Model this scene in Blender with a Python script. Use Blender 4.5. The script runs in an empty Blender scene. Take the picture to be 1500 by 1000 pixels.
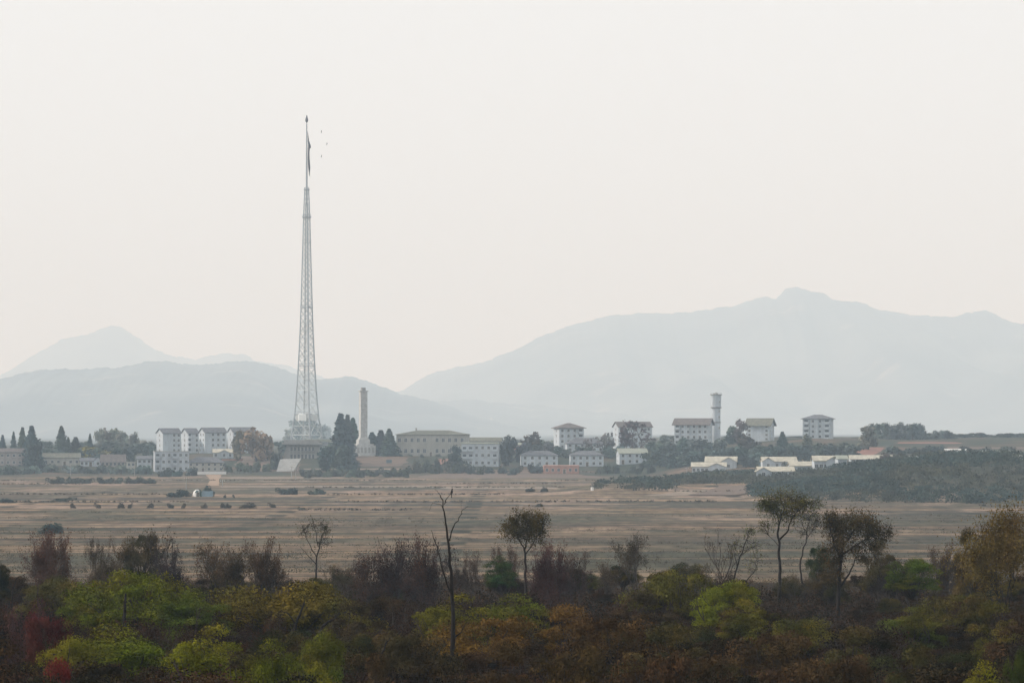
import bpy, math, random
import numpy as np
from mathutils import Vector

# ------------------------------------------------------------------ camera, world, sun, exposure
SC = bpy.context.scene
COL = SC.collection
F, H, PITCH = 7384.0, 21.0, math.atan(132.0 / 7384.0)        # focal length in photo pixels, eye height, tilt
cam_d = bpy.data.cameras.new('camera')
cam_d.sensor_width = 36.0
cam_d.lens = 36.0 * F / 1500.0
cam_d.clip_start, cam_d.clip_end = 1.0, 60000.0
cam = bpy.data.objects.new('camera', cam_d); COL.objects.link(cam)
cam.location = (0, 0, H)
cam.rotation_euler = (math.pi / 2 + PITCH, 0, 0)
SC.camera = cam

SUN_EL, SUN_AZ = math.radians(27), math.radians(-84)          # azimuth from +Y (view) towards +X
sdir = Vector((math.sin(SUN_AZ) * math.cos(SUN_EL), math.cos(SUN_AZ) * math.cos(SUN_EL), math.sin(SUN_EL)))
W_ = bpy.data.worlds.new('World'); SC.world = W_; W_.use_nodes = True
nt = W_.node_tree; nt.nodes.clear()
wo = nt.nodes.new('ShaderNodeOutputWorld'); bg = nt.nodes.new('ShaderNodeBackground')
sky = nt.nodes.new('ShaderNodeTexSky'); sky.sky_type = 'NISHITA'; sky.sun_disc = False
sky.sun_elevation = SUN_EL; sky.sun_rotation = SUN_AZ
sky.air_density = 1.0; sky.dust_density = 3.0; sky.ozone_density = 1.0
hs = nt.nodes.new('ShaderNodeHueSaturation'); hs.inputs['Saturation'].default_value = 0.25
mx = nt.nodes.new('ShaderNodeMix'); mx.data_type = 'RGBA'
mx.inputs[0].default_value = 0.75
mx.inputs[7].default_value = (14.9, 15.2, 15.5, 1)              # veil of high thin cloud over the blue
nt.links.new(sky.outputs[0], hs.inputs['Color']); nt.links.new(hs.outputs[0], mx.inputs[6])
nt.links.new(mx.outputs[2], bg.inputs[0]); bg.inputs[1].default_value = 0.10
nt.links.new(bg.outputs[0], wo.inputs[0])
sun_d = bpy.data.lights.new('sun', 'SUN'); sun_d.energy = 4.2; sun_d.angle = math.radians(0.6); sun_d.color = (1, 0.93, 0.86)
sun = bpy.data.objects.new('sun', sun_d); COL.objects.link(sun)
sun.rotation_euler = sdir.to_track_quat('Z', 'Y').to_euler(); sun.location = (-300, 100, 300)
SC.view_settings.view_transform = 'Standard'; SC.view_settings.look = 'None'
SC.view_settings.exposure = -0.30; SC.view_settings.gamma = 1.0
SC.render.engine = 'CYCLES'
SC.cycles.max_bounces = 6; SC.cycles.diffuse_bounces = 2; SC.cycles.transmission_bounces = 2; SC.cycles.volume_bounces = 1
SC.cycles.use_fast_gi = False
HAZE_DENSITY = 0.000102
HAZE_COLOR = (0.66, 0.84, 1.0)

# ------------------------------------------------------------------ geometry of the view
CP, SP = math.cos(PITCH), math.sin(PITCH)
def ray(px, py):
    dx, dy = px - 750.0, 500.0 - py
    Y = F * CP - dy * SP
    return dx / Y, (F * SP + dy * CP) / Y          # x and z per metre of y
def Wp(px, py, d):
    a, b = ray(px, py); return Vector((a * d, d, H + b * d))
def mpp(d): return d / F
K = 0.55                      # the thicket stands on the shoulder of the look-out hill, at this share of the distances listed below
def sm(t):
    t = np.clip(t, 0, 1); return t * t * (3 - 2 * t)
_g = np.random.RandomState(7)
_wv = [(_g.uniform(.004, .03), _g.uniform(.004, .03), _g.uniform(0, 6.28), _g.uniform(.5, 1)) for _ in range(10)]
def ground_z(x, y):
    x = np.asarray(x, float); y = np.asarray(y, float)
    z = H * (1 - K) * (1 - sm((y - 376) / 190))
    z = z + (18.8 - H * (1 - K)) * sm((115 - y) / 110)
    n = sum(a * np.sin(u * x + v * y + p) for u, v, p, a in _wv) / 10
    z = z + n * 0.35 * sm((y - 900) / 900)
    y0 = 2360 - 170 * sm((x - 55) / 50) + 10 * np.sin(x * .03)
    z = z + (9.6 + 3.2 * sm((x + 70) / 150)) * sm((y - y0) / (285 + 130 * sm((x - 55) / 50))) - 5.0 * sm((y - 3000) / 4000)
    z = z + n * 1.6 * sm((y - 2380) / 200)
    hx = 10.6 * sm((x - 58) / 100) * (1 + .10 * np.sin(x * .05) + .06 * np.sin(x * .13 + y * .01))
    z = z + hx * sm((y - 1425 - 22 * np.sin(x * .04)) / 300) * (1 - .62 * sm((y - 1850) / 230))
    z = z + 3.0 * np.exp(-((x - 41) / 24) ** 2 - ((y - 1760) / 90) ** 2)
    z = z + 3.2 * np.exp(-((x - 76) / 26) ** 2 - ((y - 1890) / 80) ** 2)
    return z
def gz(x, y): return float(ground_z(x, y))
_ds = np.concatenate([np.arange(160, 3200, 2.0), np.arange(3200, 9000, 20.0)])
def D_of(px, py, lift=0.0):
    a, b = ray(px, py)
    z = H + b * _ds; g = ground_z(a * _ds, _ds) + lift
    k = np.nonzero(z <= g)[0]
    if not len(k): return 6000.0
    k = k[0]
    if k == 0: return float(_ds[0])
    e0, e1 = z[k - 1] - g[k - 1], z[k] - g[k]
    return float(_ds[k - 1] + (_ds[k] - _ds[k - 1]) * e0 / (e0 - e1))

# ------------------------------------------------------------------ object helpers
def tag(o, label=None, cat=None, group=None, kind=None):
    if label: o['label'] = label
    if cat: o['category'] = cat
    if group: o['group'] = group
    if kind: o['kind'] = kind
    return o
def thing(name, label, cat, loc, rotz=0.0, group=None, scale=None):
    o = bpy.data.objects.new(name, None); COL.objects.link(o)
    o.location = loc; o.rotation_euler = (0, 0, rotz); o.empty_display_size = 0.5
    if scale is not None: o.scale = scale
    return tag(o, label, cat, group)
def link(name, me, parent=None):
    o = bpy.data.objects.new(name, me); COL.objects.link(o)
    if parent is not None: o.parent = parent
    return o
class MB:
    """collects boxes, tubes and polygons, with a material slot per face"""
    def __init__(s): s.v = []; s.f = []; s.m = []
    def add(s, vs, fs, m=0):
        b = len(s.v); s.v.extend([tuple(v) for v in vs])
        for f in fs: s.f.append(tuple(i + b for i in f)); s.m.append(m)
    def box(s, x0, x1, y0, y1, z0, z1, m=0, taper=0.0):
        t = taper
        vs = [(x0, y0, z0), (x1, y0, z0), (x1, y1, z0), (x0, y1, z0), (x0 + t, y0 + t, z1), (x1 - t, y0 + t, z1), (x1 - t, y1 - t, z1), (x0 + t, y1 - t, z1)]
        s.add(vs, [(3, 2, 1, 0), (4, 5, 6, 7), (0, 1, 5, 4), (1, 2, 6, 5), (2, 3, 7, 6), (3, 0, 4, 7)], m)
    def tube(s, p0, p1, r0, r1, n=5, m=0, caps=True):
        p0, p1 = Vector(p0), Vector(p1); d = (p1 - p0)
        if d.length < 1e-6: return
        d.normalize(); a = d.orthogonal().normalized(); b = d.cross(a)
        vs = []
        for p, r in ((p0, r0), (p1, r1)):
            for k in range(n):
                t = 2 * math.pi * k / n; vs.append(p + (a * math.cos(t) + b * math.sin(t)) * r)
        fs = [(k, (k + 1) % n, n + (k + 1) % n, n + k) for k in range(n)]
        if caps: fs += [tuple(range(n - 1, -1, -1)), tuple(range(n, 2 * n))]
        s.add(vs, fs, m)
    def lathe(s, prof, n=20, m=0, c=(0, 0)):
        vs = []
        for r, z in prof:
            for k in range(n):
                t = 2 * math.pi * k / n; vs.append((c[0] + r * math.cos(t), c[1] + r * math.sin(t), z))
        fs = []
        for i in range(len(prof) - 1):
            for k in range(n):
                fs.append((i * n + k, i * n + (k + 1) % n, (i + 1) * n + (k + 1) % n, (i + 1) * n + k))
        fs.append(tuple(range(n - 1, -1, -1))); L = (len(prof) - 1) * n; fs.append(tuple(range(L, L + n)))
        s.add(vs, fs, m)
    def mesh(s, name, mats):
        me = bpy.data.meshes.new(name); me.from_pydata(s.v, [], s.f)
        for m in (mats if isinstance(mats, (list, tuple)) else [mats]): me.materials.append(m)
        if len(me.materials) > 1: me.polygons.foreach_set('material_index', s.m)
        me.update(); return me
    def build(s, name, mats, parent=None): return link(name, s.mesh(name, mats), parent)
def np_mesh(name, V, Fq, mat, smooth=False):
    """V (n,3), Fq (m,k) with k = 3 or 4"""
    me = bpy.data.meshes.new(name); n, k = Fq.shape
    me.vertices.add(len(V)); me.vertices.foreach_set('co', np.ascontiguousarray(V, np.float32).ravel())
    me.loops.add(n * k); me.loops.foreach_set('vertex_index', np.ascontiguousarray(Fq, np.int32).ravel())
    me.polygons.add(n); me.polygons.foreach_set('loop_start', np.arange(0, n * k, k, dtype=np.int32))
    me.polygons.foreach_set('loop_total', np.full(n, k, np.int32))
    if smooth: me.polygons.foreach_set('use_smooth', np.ones(n, bool))
    me.materials.append(mat); me.update(calc_edges=True); return me

# ------------------------------------------------------------------ materials
class NT:
    def __init__(s, name):
        s.m = bpy.data.materials.new(name); s.m.use_nodes = True
        s.t = s.m.node_tree; s.b = s.t.nodes['Principled BSDF']
        s.b.inputs['Roughness'].default_value = 0.85
        s.b.inputs['Specular IOR Level'].default_value = 0.2
    def n(s, typ, **kw):
        o = s.t.nodes.new(typ)
        for k, v in kw.items():
            if k.startswith('_'): o.inputs[int(k[1:])].default_value = v
            else: setattr(o, k, v)
        return o
    def l(s, a, b): s.t.links.new(a, b)
    def noise(s, vec, scale, detail=3.0, rough=0.55):
        o = s.n('ShaderNodeTexNoise'); o.inputs['Scale'].default_value = scale
        o.inputs['Detail'].default_value = detail; o.inputs['Roughness'].default_value = rough
        if vec is not None: s.l(vec, o.inputs['Vector'])
        return o.outputs['Fac']
    def mapv(s, vec, scale=(1, 1, 1), loc=(0, 0, 0)):
        o = s.n('ShaderNodeMapping'); o.inputs['Scale'].default_value = scale; o.inputs['Location'].default_value = loc
        s.l(vec, o.inputs['Vector']); return o.outputs[0]
    def ramp(s, fac, stops, interp='LINEAR'):
        o = s.n('ShaderNodeValToRGB'); e = o.color_ramp.elements; o.color_ramp.interpolation = interp
        while len(e) < len(stops): e.new(0.5)
        for i, (p, c) in enumerate(stops):
            e[i].position = p
            e[i].color = (c, c, c, 1) if not isinstance(c, (tuple, list)) else (*c, 1)
        s.l(fac, o.inputs[0]); return o.outputs[0]
    def mix(s, fac, a, b, typ='MIX'):
        o = s.n('ShaderNodeMix', data_type='RGBA', blend_type=typ)
        for sock, v in ((o.inputs[0], fac), (o.inputs[6], a), (o.inputs[7], b)):
            if hasattr(v, 'links') or hasattr(v, 'is_linked'): s.l(v, sock)
            elif isinstance(v, (tuple, list)): sock.default_value = (*v, 1)
            else: sock.default_value = v
        return o.outputs[2]
    def pos(s): return s.n('ShaderNodeNewGeometry').outputs['Position']
    def objc(s): return s.n('ShaderNodeTexCoord').outputs['Object']
    def base(s, c): s.l(c, s.b.inputs['Base Color'])
def plain(name, col, var=0.18, scale=0.6, rough=0.85, spec=0.2, streak=False):
    """painted or bare surface with weathering mottles (and rain streaks on walls)"""
    t = NT(name); t.b.inputs['Roughness'].default_value = rough; t.b.inputs['Specular IOR Level'].default_value = spec
    p = t.objc()
    f = t.noise(p, scale, 5)
    lo = tuple(c * (1 - var * 1.5) for c in col); hi = tuple(min(1, c * (1 + var * .6)) for c in col)
    c = t.ramp(f, [(0.3, lo), (0.65, hi)])
    if streak:
        g = t.noise(t.mapv(p, (1.6, 1.6, .12)), 1.0, 4)
        c = t.mix(t.ramp(g, [(0.45, 0.0), (0.75, 0.45)]), c, tuple(x * .55 for x in col))
    t.base(c); return t.m
def leafy(name, tint2, amt=0.45, fine=1.2, coarse=0.25):
    """foliage: the object's own colour, varied leaf by leaf and clump by clump towards a second autumn tint"""
    t = NT(name); p = t.pos()
    oc = t.n('ShaderNodeObjectInfo').outputs['Color']
    a = t.noise(p, coarse, 3); b = t.noise(p, fine, 2)
    c = t.mix(t.ramp(a, [(0.42, 0.0), (0.66, amt)]), oc, t.mix(0.8, oc, tint2))
    g = t.ramp(b, [(0.3, 0.78), (0.7, 1.25)])
    c = t.mix(1.0, c, g, 'MULTIPLY')
    g2 = t.ramp(t.noise(p, coarse * 1.7, 3, .6), [(0.36, 0.55), (0.64, 1.5)])
    c = t.mix(1.0, c, g2, 'MULTIPLY')
    t.base(c); t.b.inputs['Roughness'].default_value = 0.9; t.b.inputs['Specular IOR Level'].default_value = 0.05
    return t.m
M = {}
M['leaf'] = leafy('leaf_green', (0.16, 0.10, 0.012), .6, 2.2, .42)
M['leaf_brown'] = leafy('leaf_brown', (0.11, 0.05, 0.02), .5, 2.0, .42)
M['leaf_far'] = leafy('leaf_far', (0.12, 0.10, 0.04), .35, .25, .06)
M['bark'] = plain('bark', (0.045, 0.036, 0.03), .35, 3.0)
M['bark_dark'] = plain('bark_dark', (0.018, 0.014, 0.012), .3, 2.0)
def twigmat():
    t = NT('twig'); oc = t.n('ShaderNodeObjectInfo').outputs['Color']
    g = t.ramp(t.noise(t.pos(), .8, 3), [(0.3, 0.6), (0.7, 1.4)])
    t.base(t.mix(1.0, oc, g, 'MULTIPLY')); return t.m
M['twig'] = twigmat()
M['white_wall'] = plain('white_wall', (0.45, 0.50, 0.54), .12, .35, streak=True)
M['grey_wall'] = plain('grey_wall', (0.42, 0.46, 0.50), .12, .35, streak=True)
M['beige_wall'] = plain('beige_wall', (0.36, 0.355, 0.32), .12, .35, streak=True)
M['pink_wall'] = plain('pink_wall', (0.42, 0.23, 0.175), .12, .5, streak=True)
M['mauve_wall'] = plain('mauve_wall', (0.30, 0.27, 0.26), .15, .4, streak=True)
M['tile_grey'] = plain('tile_grey', (0.135, 0.14, 0.155), .25, .8)
M['tile_brown'] = plain('tile_brown', (0.135, 0.118, 0.112), .25, .8)
M['tile_olive'] = plain('tile_olive', (0.15, 0.15, 0.12), .25, .8)
M['tile_cream'] = plain('tile_cream', (0.44, 0.415, 0.34), .2, .6)
M['tile_pale'] = plain('tile_pale', (0.30, 0.32, 0.27), .15, .6)
M['tile_red'] = plain('tile_red', (0.22, 0.11, 0.085), .2, .6)
M['glass'] = plain('window_glass', (0.06, 0.07, 0.08), .2, 1.0, .15, .5)
M['frame'] = plain('window_frame', (0.6, 0.6, 0.58), .1)
M['concrete'] = plain('concrete', (0.30, 0.30, 0.29), .15, .4, streak=True)
M['stone'] = plain('pale_stone', (0.46, 0.47, 0.46), .16, .9, streak=True)
M['steel'] = plain('galvanised_steel', (0.36, 0.40, 0.43), .1, .1, .5, .5)
M['steel_pale'] = plain('pale_steel', (0.62, 0.66, 0.66), .1, .1, .5, .5)
M['steel_dark'] = plain('dark_steel', (0.09, 0.09, 0.10), .1, .1, .6, .4)
M['cloth_red'] = plain('flag_cloth', (0.10, 0.07, 0.08), .3, .15)
M['blue'] = plain('blue_sheet', (0.11, 0.16, 0.19), .2, .5)
M['plaster'] = plain('white_plaster', (0.72, 0.72, 0.70), .06, .8)
M['timber'] = plain('weathered_timber', (0.16, 0.13, 0.10), .25, 1.0)
M['feather'] = plain('dark_feather', (0.02, 0.02, 0.022), .2, 5.0)

# ------------------------------------------------------------------ ground
def ground_mat():
    t = NT('ground_earth'); p = t.pos()
    sx = t.n('ShaderNodeSeparateXYZ'); t.l(p, sx.inputs[0]); Y = sx.outputs['Y']; X = sx.outputs['X']
    warp = t.noise(p, .012, 3)
    pw = t.n('ShaderNodeVectorMath', operation='ADD')
    sc = t.n('ShaderNodeVectorMath', operation='SCALE'); cv = t.n('ShaderNodeCombineXYZ')
    t.l(warp, cv.inputs[1]); t.l(cv.outputs[0], sc.inputs[0]); sc.inputs['Scale'].default_value = 24.0
    t.l(p, pw.inputs[0]); t.l(sc.outputs[0], pw.inputs[1]); q = pw.outputs[0]
    big = t.noise(t.mapv(p, (.004, .003, 0)), 1.0, 3)
    # paddies: long plots side by side, each with its own stubble colour
    def plots(wx, wy, seed, off):
        br = t.n('ShaderNodeTexBrick'); br.offset = 0.37; br.squash = 1.0
        br.inputs['Color1'].default_value = (0, 0, 0, 1); br.inputs['Color2'].default_value = (1, 1, 1, 1)
        br.inputs['Mortar'].default_value = (0.5, 0.5, 0.5, 1)
        br.inputs['Scale'].default_value = 1.0; br.inputs['Mortar Size'].default_value = 0.0
        br.inputs['Brick Width'].default_value = wx; br.inputs['Row Height'].default_value = wy
        t.l(t.mapv(q, (1, 1, 0), (off, seed, 0)), br.inputs['Vector']); return br
    b1 = plots(130, 29, 13.0, 11.0); b2 = plots(230, 92, 31.0, 57.0)
    pal = [(0.0, (0.150, 0.100, 0.066)), (0.17, (0.045, 0.036, 0.028)), (0.34, (0.26, 0.175, 0.11)), (0.5, (0.090, 0.080, 0.046)),
           (0.67, (0.155, 0.108, 0.070)), (0.84, (0.052, 0.052, 0.038)), (1.0, (0.12, 0.080, 0.058))]
    c1 = t.ramp(b1.outputs[0], pal); c2 = t.ramp(b2.outputs[0], pal)
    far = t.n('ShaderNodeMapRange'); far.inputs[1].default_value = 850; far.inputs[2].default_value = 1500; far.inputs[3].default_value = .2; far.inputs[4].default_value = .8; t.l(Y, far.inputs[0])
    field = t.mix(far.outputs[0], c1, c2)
    st = t.noise(t.mapv(q, (.010, .055, 0)), 1.0, 5, .62)
    field = t.mix(t.ramp(st, [(0.46, 0.0), (0.58, .8)]), field, (0.058, 0.052, 0.036))
    st2 = t.noise(t.mapv(q, (.004, .028, 0), (40, 7, 0)), 1.0, 4, .6)
    field = t.mix(t.ramp(st2, [(0.52, 0.0), (0.64, .85)]), field, (0.30, 0.205, 0.125))
    st3 = t.noise(t.mapv(q, (.003, .012, 0), (90, 77, 0)), 1.0, 6, .68)
    field = t.mix(t.ramp(st3, [(0.50, 0.0), (0.60, .8)]), field, (0.040, 0.046, 0.036))
    pt1 = t.noise(t.mapv(p, (.022, .011, 0), (3, 9, 0)), 1.0, 5, .62)
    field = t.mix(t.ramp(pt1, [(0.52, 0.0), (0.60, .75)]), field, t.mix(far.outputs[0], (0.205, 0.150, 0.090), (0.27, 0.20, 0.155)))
    pt2 = t.noise(t.mapv(p, (.016, .008, 0), (63, 29, 0)), 1.0, 6, .66)
    field = t.mix(t.ramp(pt2, [(0.51, 0.0), (0.60, .8)]), field, (0.062, 0.062, 0.04))
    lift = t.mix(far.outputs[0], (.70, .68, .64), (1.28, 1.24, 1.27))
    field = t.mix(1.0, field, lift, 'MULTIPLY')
    bund_shade = t.n('ShaderNodeTexBrick'); bund_shade.offset = .37; bund_shade.inputs['Color1'].default_value = (0, 0, 0, 1); bund_shade.inputs['Color2'].default_value = (0, 0, 0, 1); bund_shade.inputs['Mortar'].default_value = (1, 1, 1, 1)
    bund_shade.inputs['Scale'].default_value = 1.0; bund_shade.inputs['Mortar Size'].default_value = 3.0; bund_shade.inputs['Mortar Smooth'].default_value = .4
    bund_shade.inputs['Brick Width'].default_value = 130; bund_shade.inputs['Row Height'].default_value = 29
    t.l(t.mapv(q, (1, 1, 0), (11.0, 13.0, 0)), bund_shade.inputs['Vector'])
    bk = t.mix(1.0, bund_shade.outputs[0], t.ramp(t.noise(p, .03, 4, .6), [(0.4, 0.35), (0.55, 1.0)]), 'MULTIPLY')
    field = t.mix(bk, field, (0.028, 0.028, 0.018))  # bund lines: dark bank grass plus the banks' shade painted into the colour
    field = t.mix(1.0, field, t.ramp(t.noise(t.mapv(p, (.22, .03, 0)), 1.0, 6, .75), [(0.34, 0.5), (0.66, 1.5)]), 'MULTIPLY')
    # rough grass and earth of the rise the village stands on
    n1 = t.noise(t.mapv(p, (.03, .02, .05)), 1.0, 5, .6)
    vill = t.ramp(n1, [(0.3, (0.032, 0.045, 0.034)), (0.5, (0.05, 0.055, 0.04)), (0.6, (0.10, 0.075, 0.055)), (0.66, (0.13, 0.085, 0.06)), (0.75, (0.05, 0.055, 0.036))])
    mv = t.n('ShaderNodeMapRange'); mv.inputs[1].default_value = 2300; mv.inputs[2].default_value = 2420
    yj = t.n('ShaderNodeMath', operation='MULTIPLY_ADD'); t.l(st, yj.inputs[0]); yj.inputs[1].default_value = 160; t.l(Y, yj.inputs[2])
    yk = t.n('ShaderNodeMath', operation='SUBTRACT'); t.l(yj.outputs[0], yk.inputs[0]); yk.inputs[1].default_value = 80
    t.l(yk.outputs[0], mv.inputs[0])
    c = t.mix(mv.outputs[0], field, vill)
    # leaf litter below the thicket
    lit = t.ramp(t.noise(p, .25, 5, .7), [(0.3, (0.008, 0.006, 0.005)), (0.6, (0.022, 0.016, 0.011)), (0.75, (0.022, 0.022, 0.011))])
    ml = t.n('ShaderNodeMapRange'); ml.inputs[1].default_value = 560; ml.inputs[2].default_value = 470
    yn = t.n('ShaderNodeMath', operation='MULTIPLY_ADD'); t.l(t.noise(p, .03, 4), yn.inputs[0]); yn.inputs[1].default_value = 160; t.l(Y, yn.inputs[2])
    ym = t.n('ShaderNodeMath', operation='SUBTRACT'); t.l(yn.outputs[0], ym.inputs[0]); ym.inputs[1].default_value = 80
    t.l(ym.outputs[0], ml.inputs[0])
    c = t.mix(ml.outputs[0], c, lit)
    # dark scrub ground on the low hill
    mh = t.n('ShaderNodeMapRange'); mh.inputs[1].default_value = 2.2; mh.inputs[2].default_value = 4.0; t.l(sx.outputs['Z'], mh.inputs[0])
    mh2 = t.n('ShaderNodeMapRange'); mh2.inputs[1].default_value = 2080; mh2.inputs[2].default_value = 1980; t.l(Y, mh2.inputs[0])
    mm = t.n('ShaderNodeMath', operation='MULTIPLY'); t.l(mh.outputs[0], mm.inputs[0]); t.l(mh2.outputs[0], mm.inputs[1])
    mm3 = t.n('ShaderNodeMath', operation='MULTIPLY'); t.l(mm.outputs[0], mm3.inputs[0])
    mg = t.n('ShaderNodeMath', operation='GREATER_THAN'); t.l(Y, mg.inputs[0]); mg.inputs[1].default_value = 1000.0
    t.l(mg.outputs[0], mm3.inputs[1])
    hc = t.ramp(t.noise(t.mapv(p, (.03, .03, .3)), 1.0, 5, .6), [(0.35, (0.03, 0.042, 0.033)), (0.6, (0.062, 0.058, 0.042))])
    c = t.mix(mm3.outputs[0], c, hc)
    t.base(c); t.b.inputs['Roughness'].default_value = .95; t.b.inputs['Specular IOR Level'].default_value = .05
    bp = t.n('ShaderNodeBump'); bp.inputs['Strength'].default_value = .5; bp.inputs['Distance'].default_value = .6
    t.l(t.noise(p, .5, 5, .7), bp.inputs['Height']); t.l(bp.outputs[0], t.b.inputs['Normal'])
    return t.m
def build_ground():
    xs = np.concatenate([-np.geomspace(15000, 420, 26)[:-1], np.arange(-420, 421, 6.0), np.geomspace(420, 15000, 26)[1:]])
    ys = np.concatenate([np.arange(-120, 1300, 9.0), np.arange(1300, 2900, 6.0), np.geomspace(2900, 35000, 70)])
    X, Y = np.meshgrid(xs, ys); Z = ground_z(X, Y)
    V = np.stack([X.ravel(), Y.ravel(), Z.ravel()], 1); nx = len(xs); ny = len(ys)
    i, j = np.meshgrid(np.arange(nx - 1), np.arange(ny - 1)); a = (j * nx + i).ravel()
    Fq = np.stack([a, a + 1, a + nx + 1, a + nx], 1)
    o = link('ground', np_mesh('ground', V, Fq, ground_mat(), True)); tag(o, kind='structure')
build_ground()

# ------------------------------------------------------------------ mountains
def hill_mat(name, col):
    t = NT(name); p = t.pos()
    f = t.noise(p, .0012, 7, .65); g = t.noise(p, .0035, 6, .65)
    c = t.ramp(f, [(0.38, tuple(x * .4 for x in col)), (0.62, tuple(x * 1.8 for x in col))])
    c = t.mix(t.ramp(g, [(0.60, 0.0), (0.70, .6)]), c, (0.34, 0.29, 0.24))
    t.base(c); return t.m
def mountain(name, prof, d0, front, back, col, seed, rough=1.0):
    rng = np.random.RandomState(seed); px = np.array([p[0] for p in prof], float)
    zt = np.array([Wp(a, b, d0).z for a, b in prof]); xt = (px - 750) / F * d0
    xs = np.arange(xt[0], xt[-1], 3.5 * d0 / F); top = np.interp(xs, xt, zt)
    k = np.array([.2, .6, .2]); top[1:-1] = np.convolve(top, k, 'valid')
    jag = sum(np.sin(xs * F / d0 * f + rng.uniform(0, 6.28)) * a for f, a in ((.05, .7), (.12, .6), (.21, .5), (.43, .5), (.83, .4), (1.6, .25)))
    top = top + (jag + rng.normal(0, .25, len(xs))) * rough * d0 / F
    ts = np.concatenate([np.linspace(-1, 0, 26), np.linspace(0, 1, 8)[1:]])
    X, T = np.meshgrid(xs, ts); Tp = np.broadcast_to(top, X.shape)
    spur = sum(np.sin(X * f + T * g + rng.uniform(0, 6.28)) * a for f, g, a in ((.0045, 4, .5), (.0095, -6, .3), (.02, 9, .2)))
    s = np.where(T < 0, 1 + T, 1 - T)
    prof_ = np.where(T < 0, s ** 1.25, s)
    Y = d0 + np.where(T < 0, T * front, T * back)
    Z = 2 + (Tp - 2) * prof_ + spur * (1 - s) * s * 4 * .22 * np.maximum(Tp, 40) * (T < 0) * 1.1
    Z = np.minimum(Z, 2 + (Tp - 2) * (s * .9 + .1 * (T == 0) + .098 * (T != 0)))
    Z = np.where(s < .02, -0.5, Z)
    nx, ny = len(xs), len(ts); V = np.stack([X.ravel(), Y.ravel(), Z.ravel()], 1)
    i, j = np.meshgrid(np.arange(nx - 1), np.arange(ny - 1)); a = (j * nx + i).ravel()
    o = link(name, np_mesh(name, V, np.stack([a, a + 1, a + nx + 1, a + nx], 1), hill_mat(name + '_forest', col), True))
    tag(o, kind='structure'); return o
HC = (0.05, 0.056, 0.052)
mountain('mountain', [(-260, 600), (-100, 575), (-30, 562), (0, 550), (40, 525), (90, 498), (130, 488), (150, 481), (165, 475), (180, 480), (215, 505), (245, 520), (290, 525),
    (330, 517), (360, 520), (372, 527), (420, 535), (470, 552), (540, 575), (640, 600), (760, 635)], 30000, 4400, 2400, HC, 3)
mountain('mountain', [(430, 640), (500, 618), (545, 596), (590, 570), (620, 552), (650, 542), (690, 535), (720, 525), (760, 510), (800, 490), (830, 478), (870, 467), (900, 462),
    (960, 458), (1000, 458), (1040, 454), (1080, 446), (1110, 436), (1125, 434), (1138, 438), (1150, 425), (1165, 420), (1185, 426), (1205, 429), (1220, 438), (1260, 443),
    (1290, 455), (1330, 460), (1370, 463), (1400, 464), (1425, 458), (1440, 454), (1455, 458), (1475, 470), (1500, 473), (1580, 482), (1700, 500), (1850, 560)], 24000, 5000, 2700, HC, 4)
mountain('hill', [(-300, 600), (-120, 580), (-40, 566), (0, 555), (60, 540), (120, 541), (180, 537), (220, 528), (270, 533), (300, 534), (330, 529), (375, 530), (420, 542), (460, 556),
    (500, 553), (520, 552), (545, 560), (570, 570), (600, 580), (650, 592), (700, 610), (760, 626), (830, 640)], 17000, 3700, 1900, HC, 5)
foothill = mountain('hill', [(470, 640), (560, 606), (620, 590), (690, 585), (760, 592), (850, 600), (910, 606), (960, 616), (1050, 636), (1120, 642)], 19500, 2800, 1400, HC, 6)

from mathutils.bvhtree import BVHTree
def on_hill(o, px, py):
    me = o.data; bv = BVHTree.FromPolygons([v.co[:] for v in me.vertices], [p.vertices[:] for p in me.polygons])
    a, b = ray(px, py); h = bv.ray_cast(Vector((0, 0, H)), Vector((a, 1, b)).normalized())[0]
    return h
# ------------------------------------------------------------------ draped patches: path, banks of bare earth
def drape(name, edges, mat, lift=0.05, step=2.0):
    """edges: [(py, px_left, px_right)] from far to near; sheet laid on the ground between them"""
    rng = np.random.RandomState(len(name) + int(edges[0][1])); V = []; n = 9
    rows = []
    pys = np.arange(edges[0][0], edges[-1][0] + .01, step)
    for py in pys:
        l = np.interp(py, [e[0] for e in edges], [e[1] for e in edges]); r = np.interp(py, [e[0] for e in edges], [e[2] for e in edges])
        j = .035 * (r - l) + 1.0; l += rng.uniform(-j, j); r += rng.uniform(-j, j)
        rows.append((l, r, py))
    for l, r, py in rows:
        for k in range(n):
            px = l + (r - l) * k / (n - 1); d = D_of(px, py); x = ray(px, py)[0] * d
            V.append((x, d, gz(x, d) + lift))
    V = np.array(V); i, j = np.meshgrid(np.arange(n - 1), np.arange(len(rows) - 1)); a = (j * n + i).ravel()
    return tag(link(name, np_mesh(name, V, np.stack([a + n, a + n + 1, a + 1, a], 1), mat, True)), kind='structure')
def earth(name, a, b, sc=.15):
    t = NT(name); f = t.noise(t.pos(), sc, 5, .65); t.base(t.ramp(f, [(0.35, a), (0.65, b)])); return t.m
M['orange_earth'] = earth('orange_earth', (0.22, 0.15, 0.095), (0.32, 0.215, 0.14))
M['red_earth'] = earth('red_earth', (0.17, 0.08, 0.055), (0.26, 0.12, 0.085))
M['brown_earth'] = earth('brown_earth', (0.075, 0.058, 0.042), (0.16, 0.105, 0.075))
M['pale_earth'] = earth('pale_earth', (0.13, 0.10, 0.07), (0.27, 0.21, 0.155))
drape('path', [(695, 302, 324), (703, 306, 321), (712, 303, 322)], M['orange_earth'])
drape('path', [(711.5, 330, 640), (713.5, 330, 640)], M['pale_earth'], .06, 1.0)
drape('path', [(713, 640, 800), (716.5, 660, 830)], M['pale_earth'], .06, 1.0)
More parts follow.
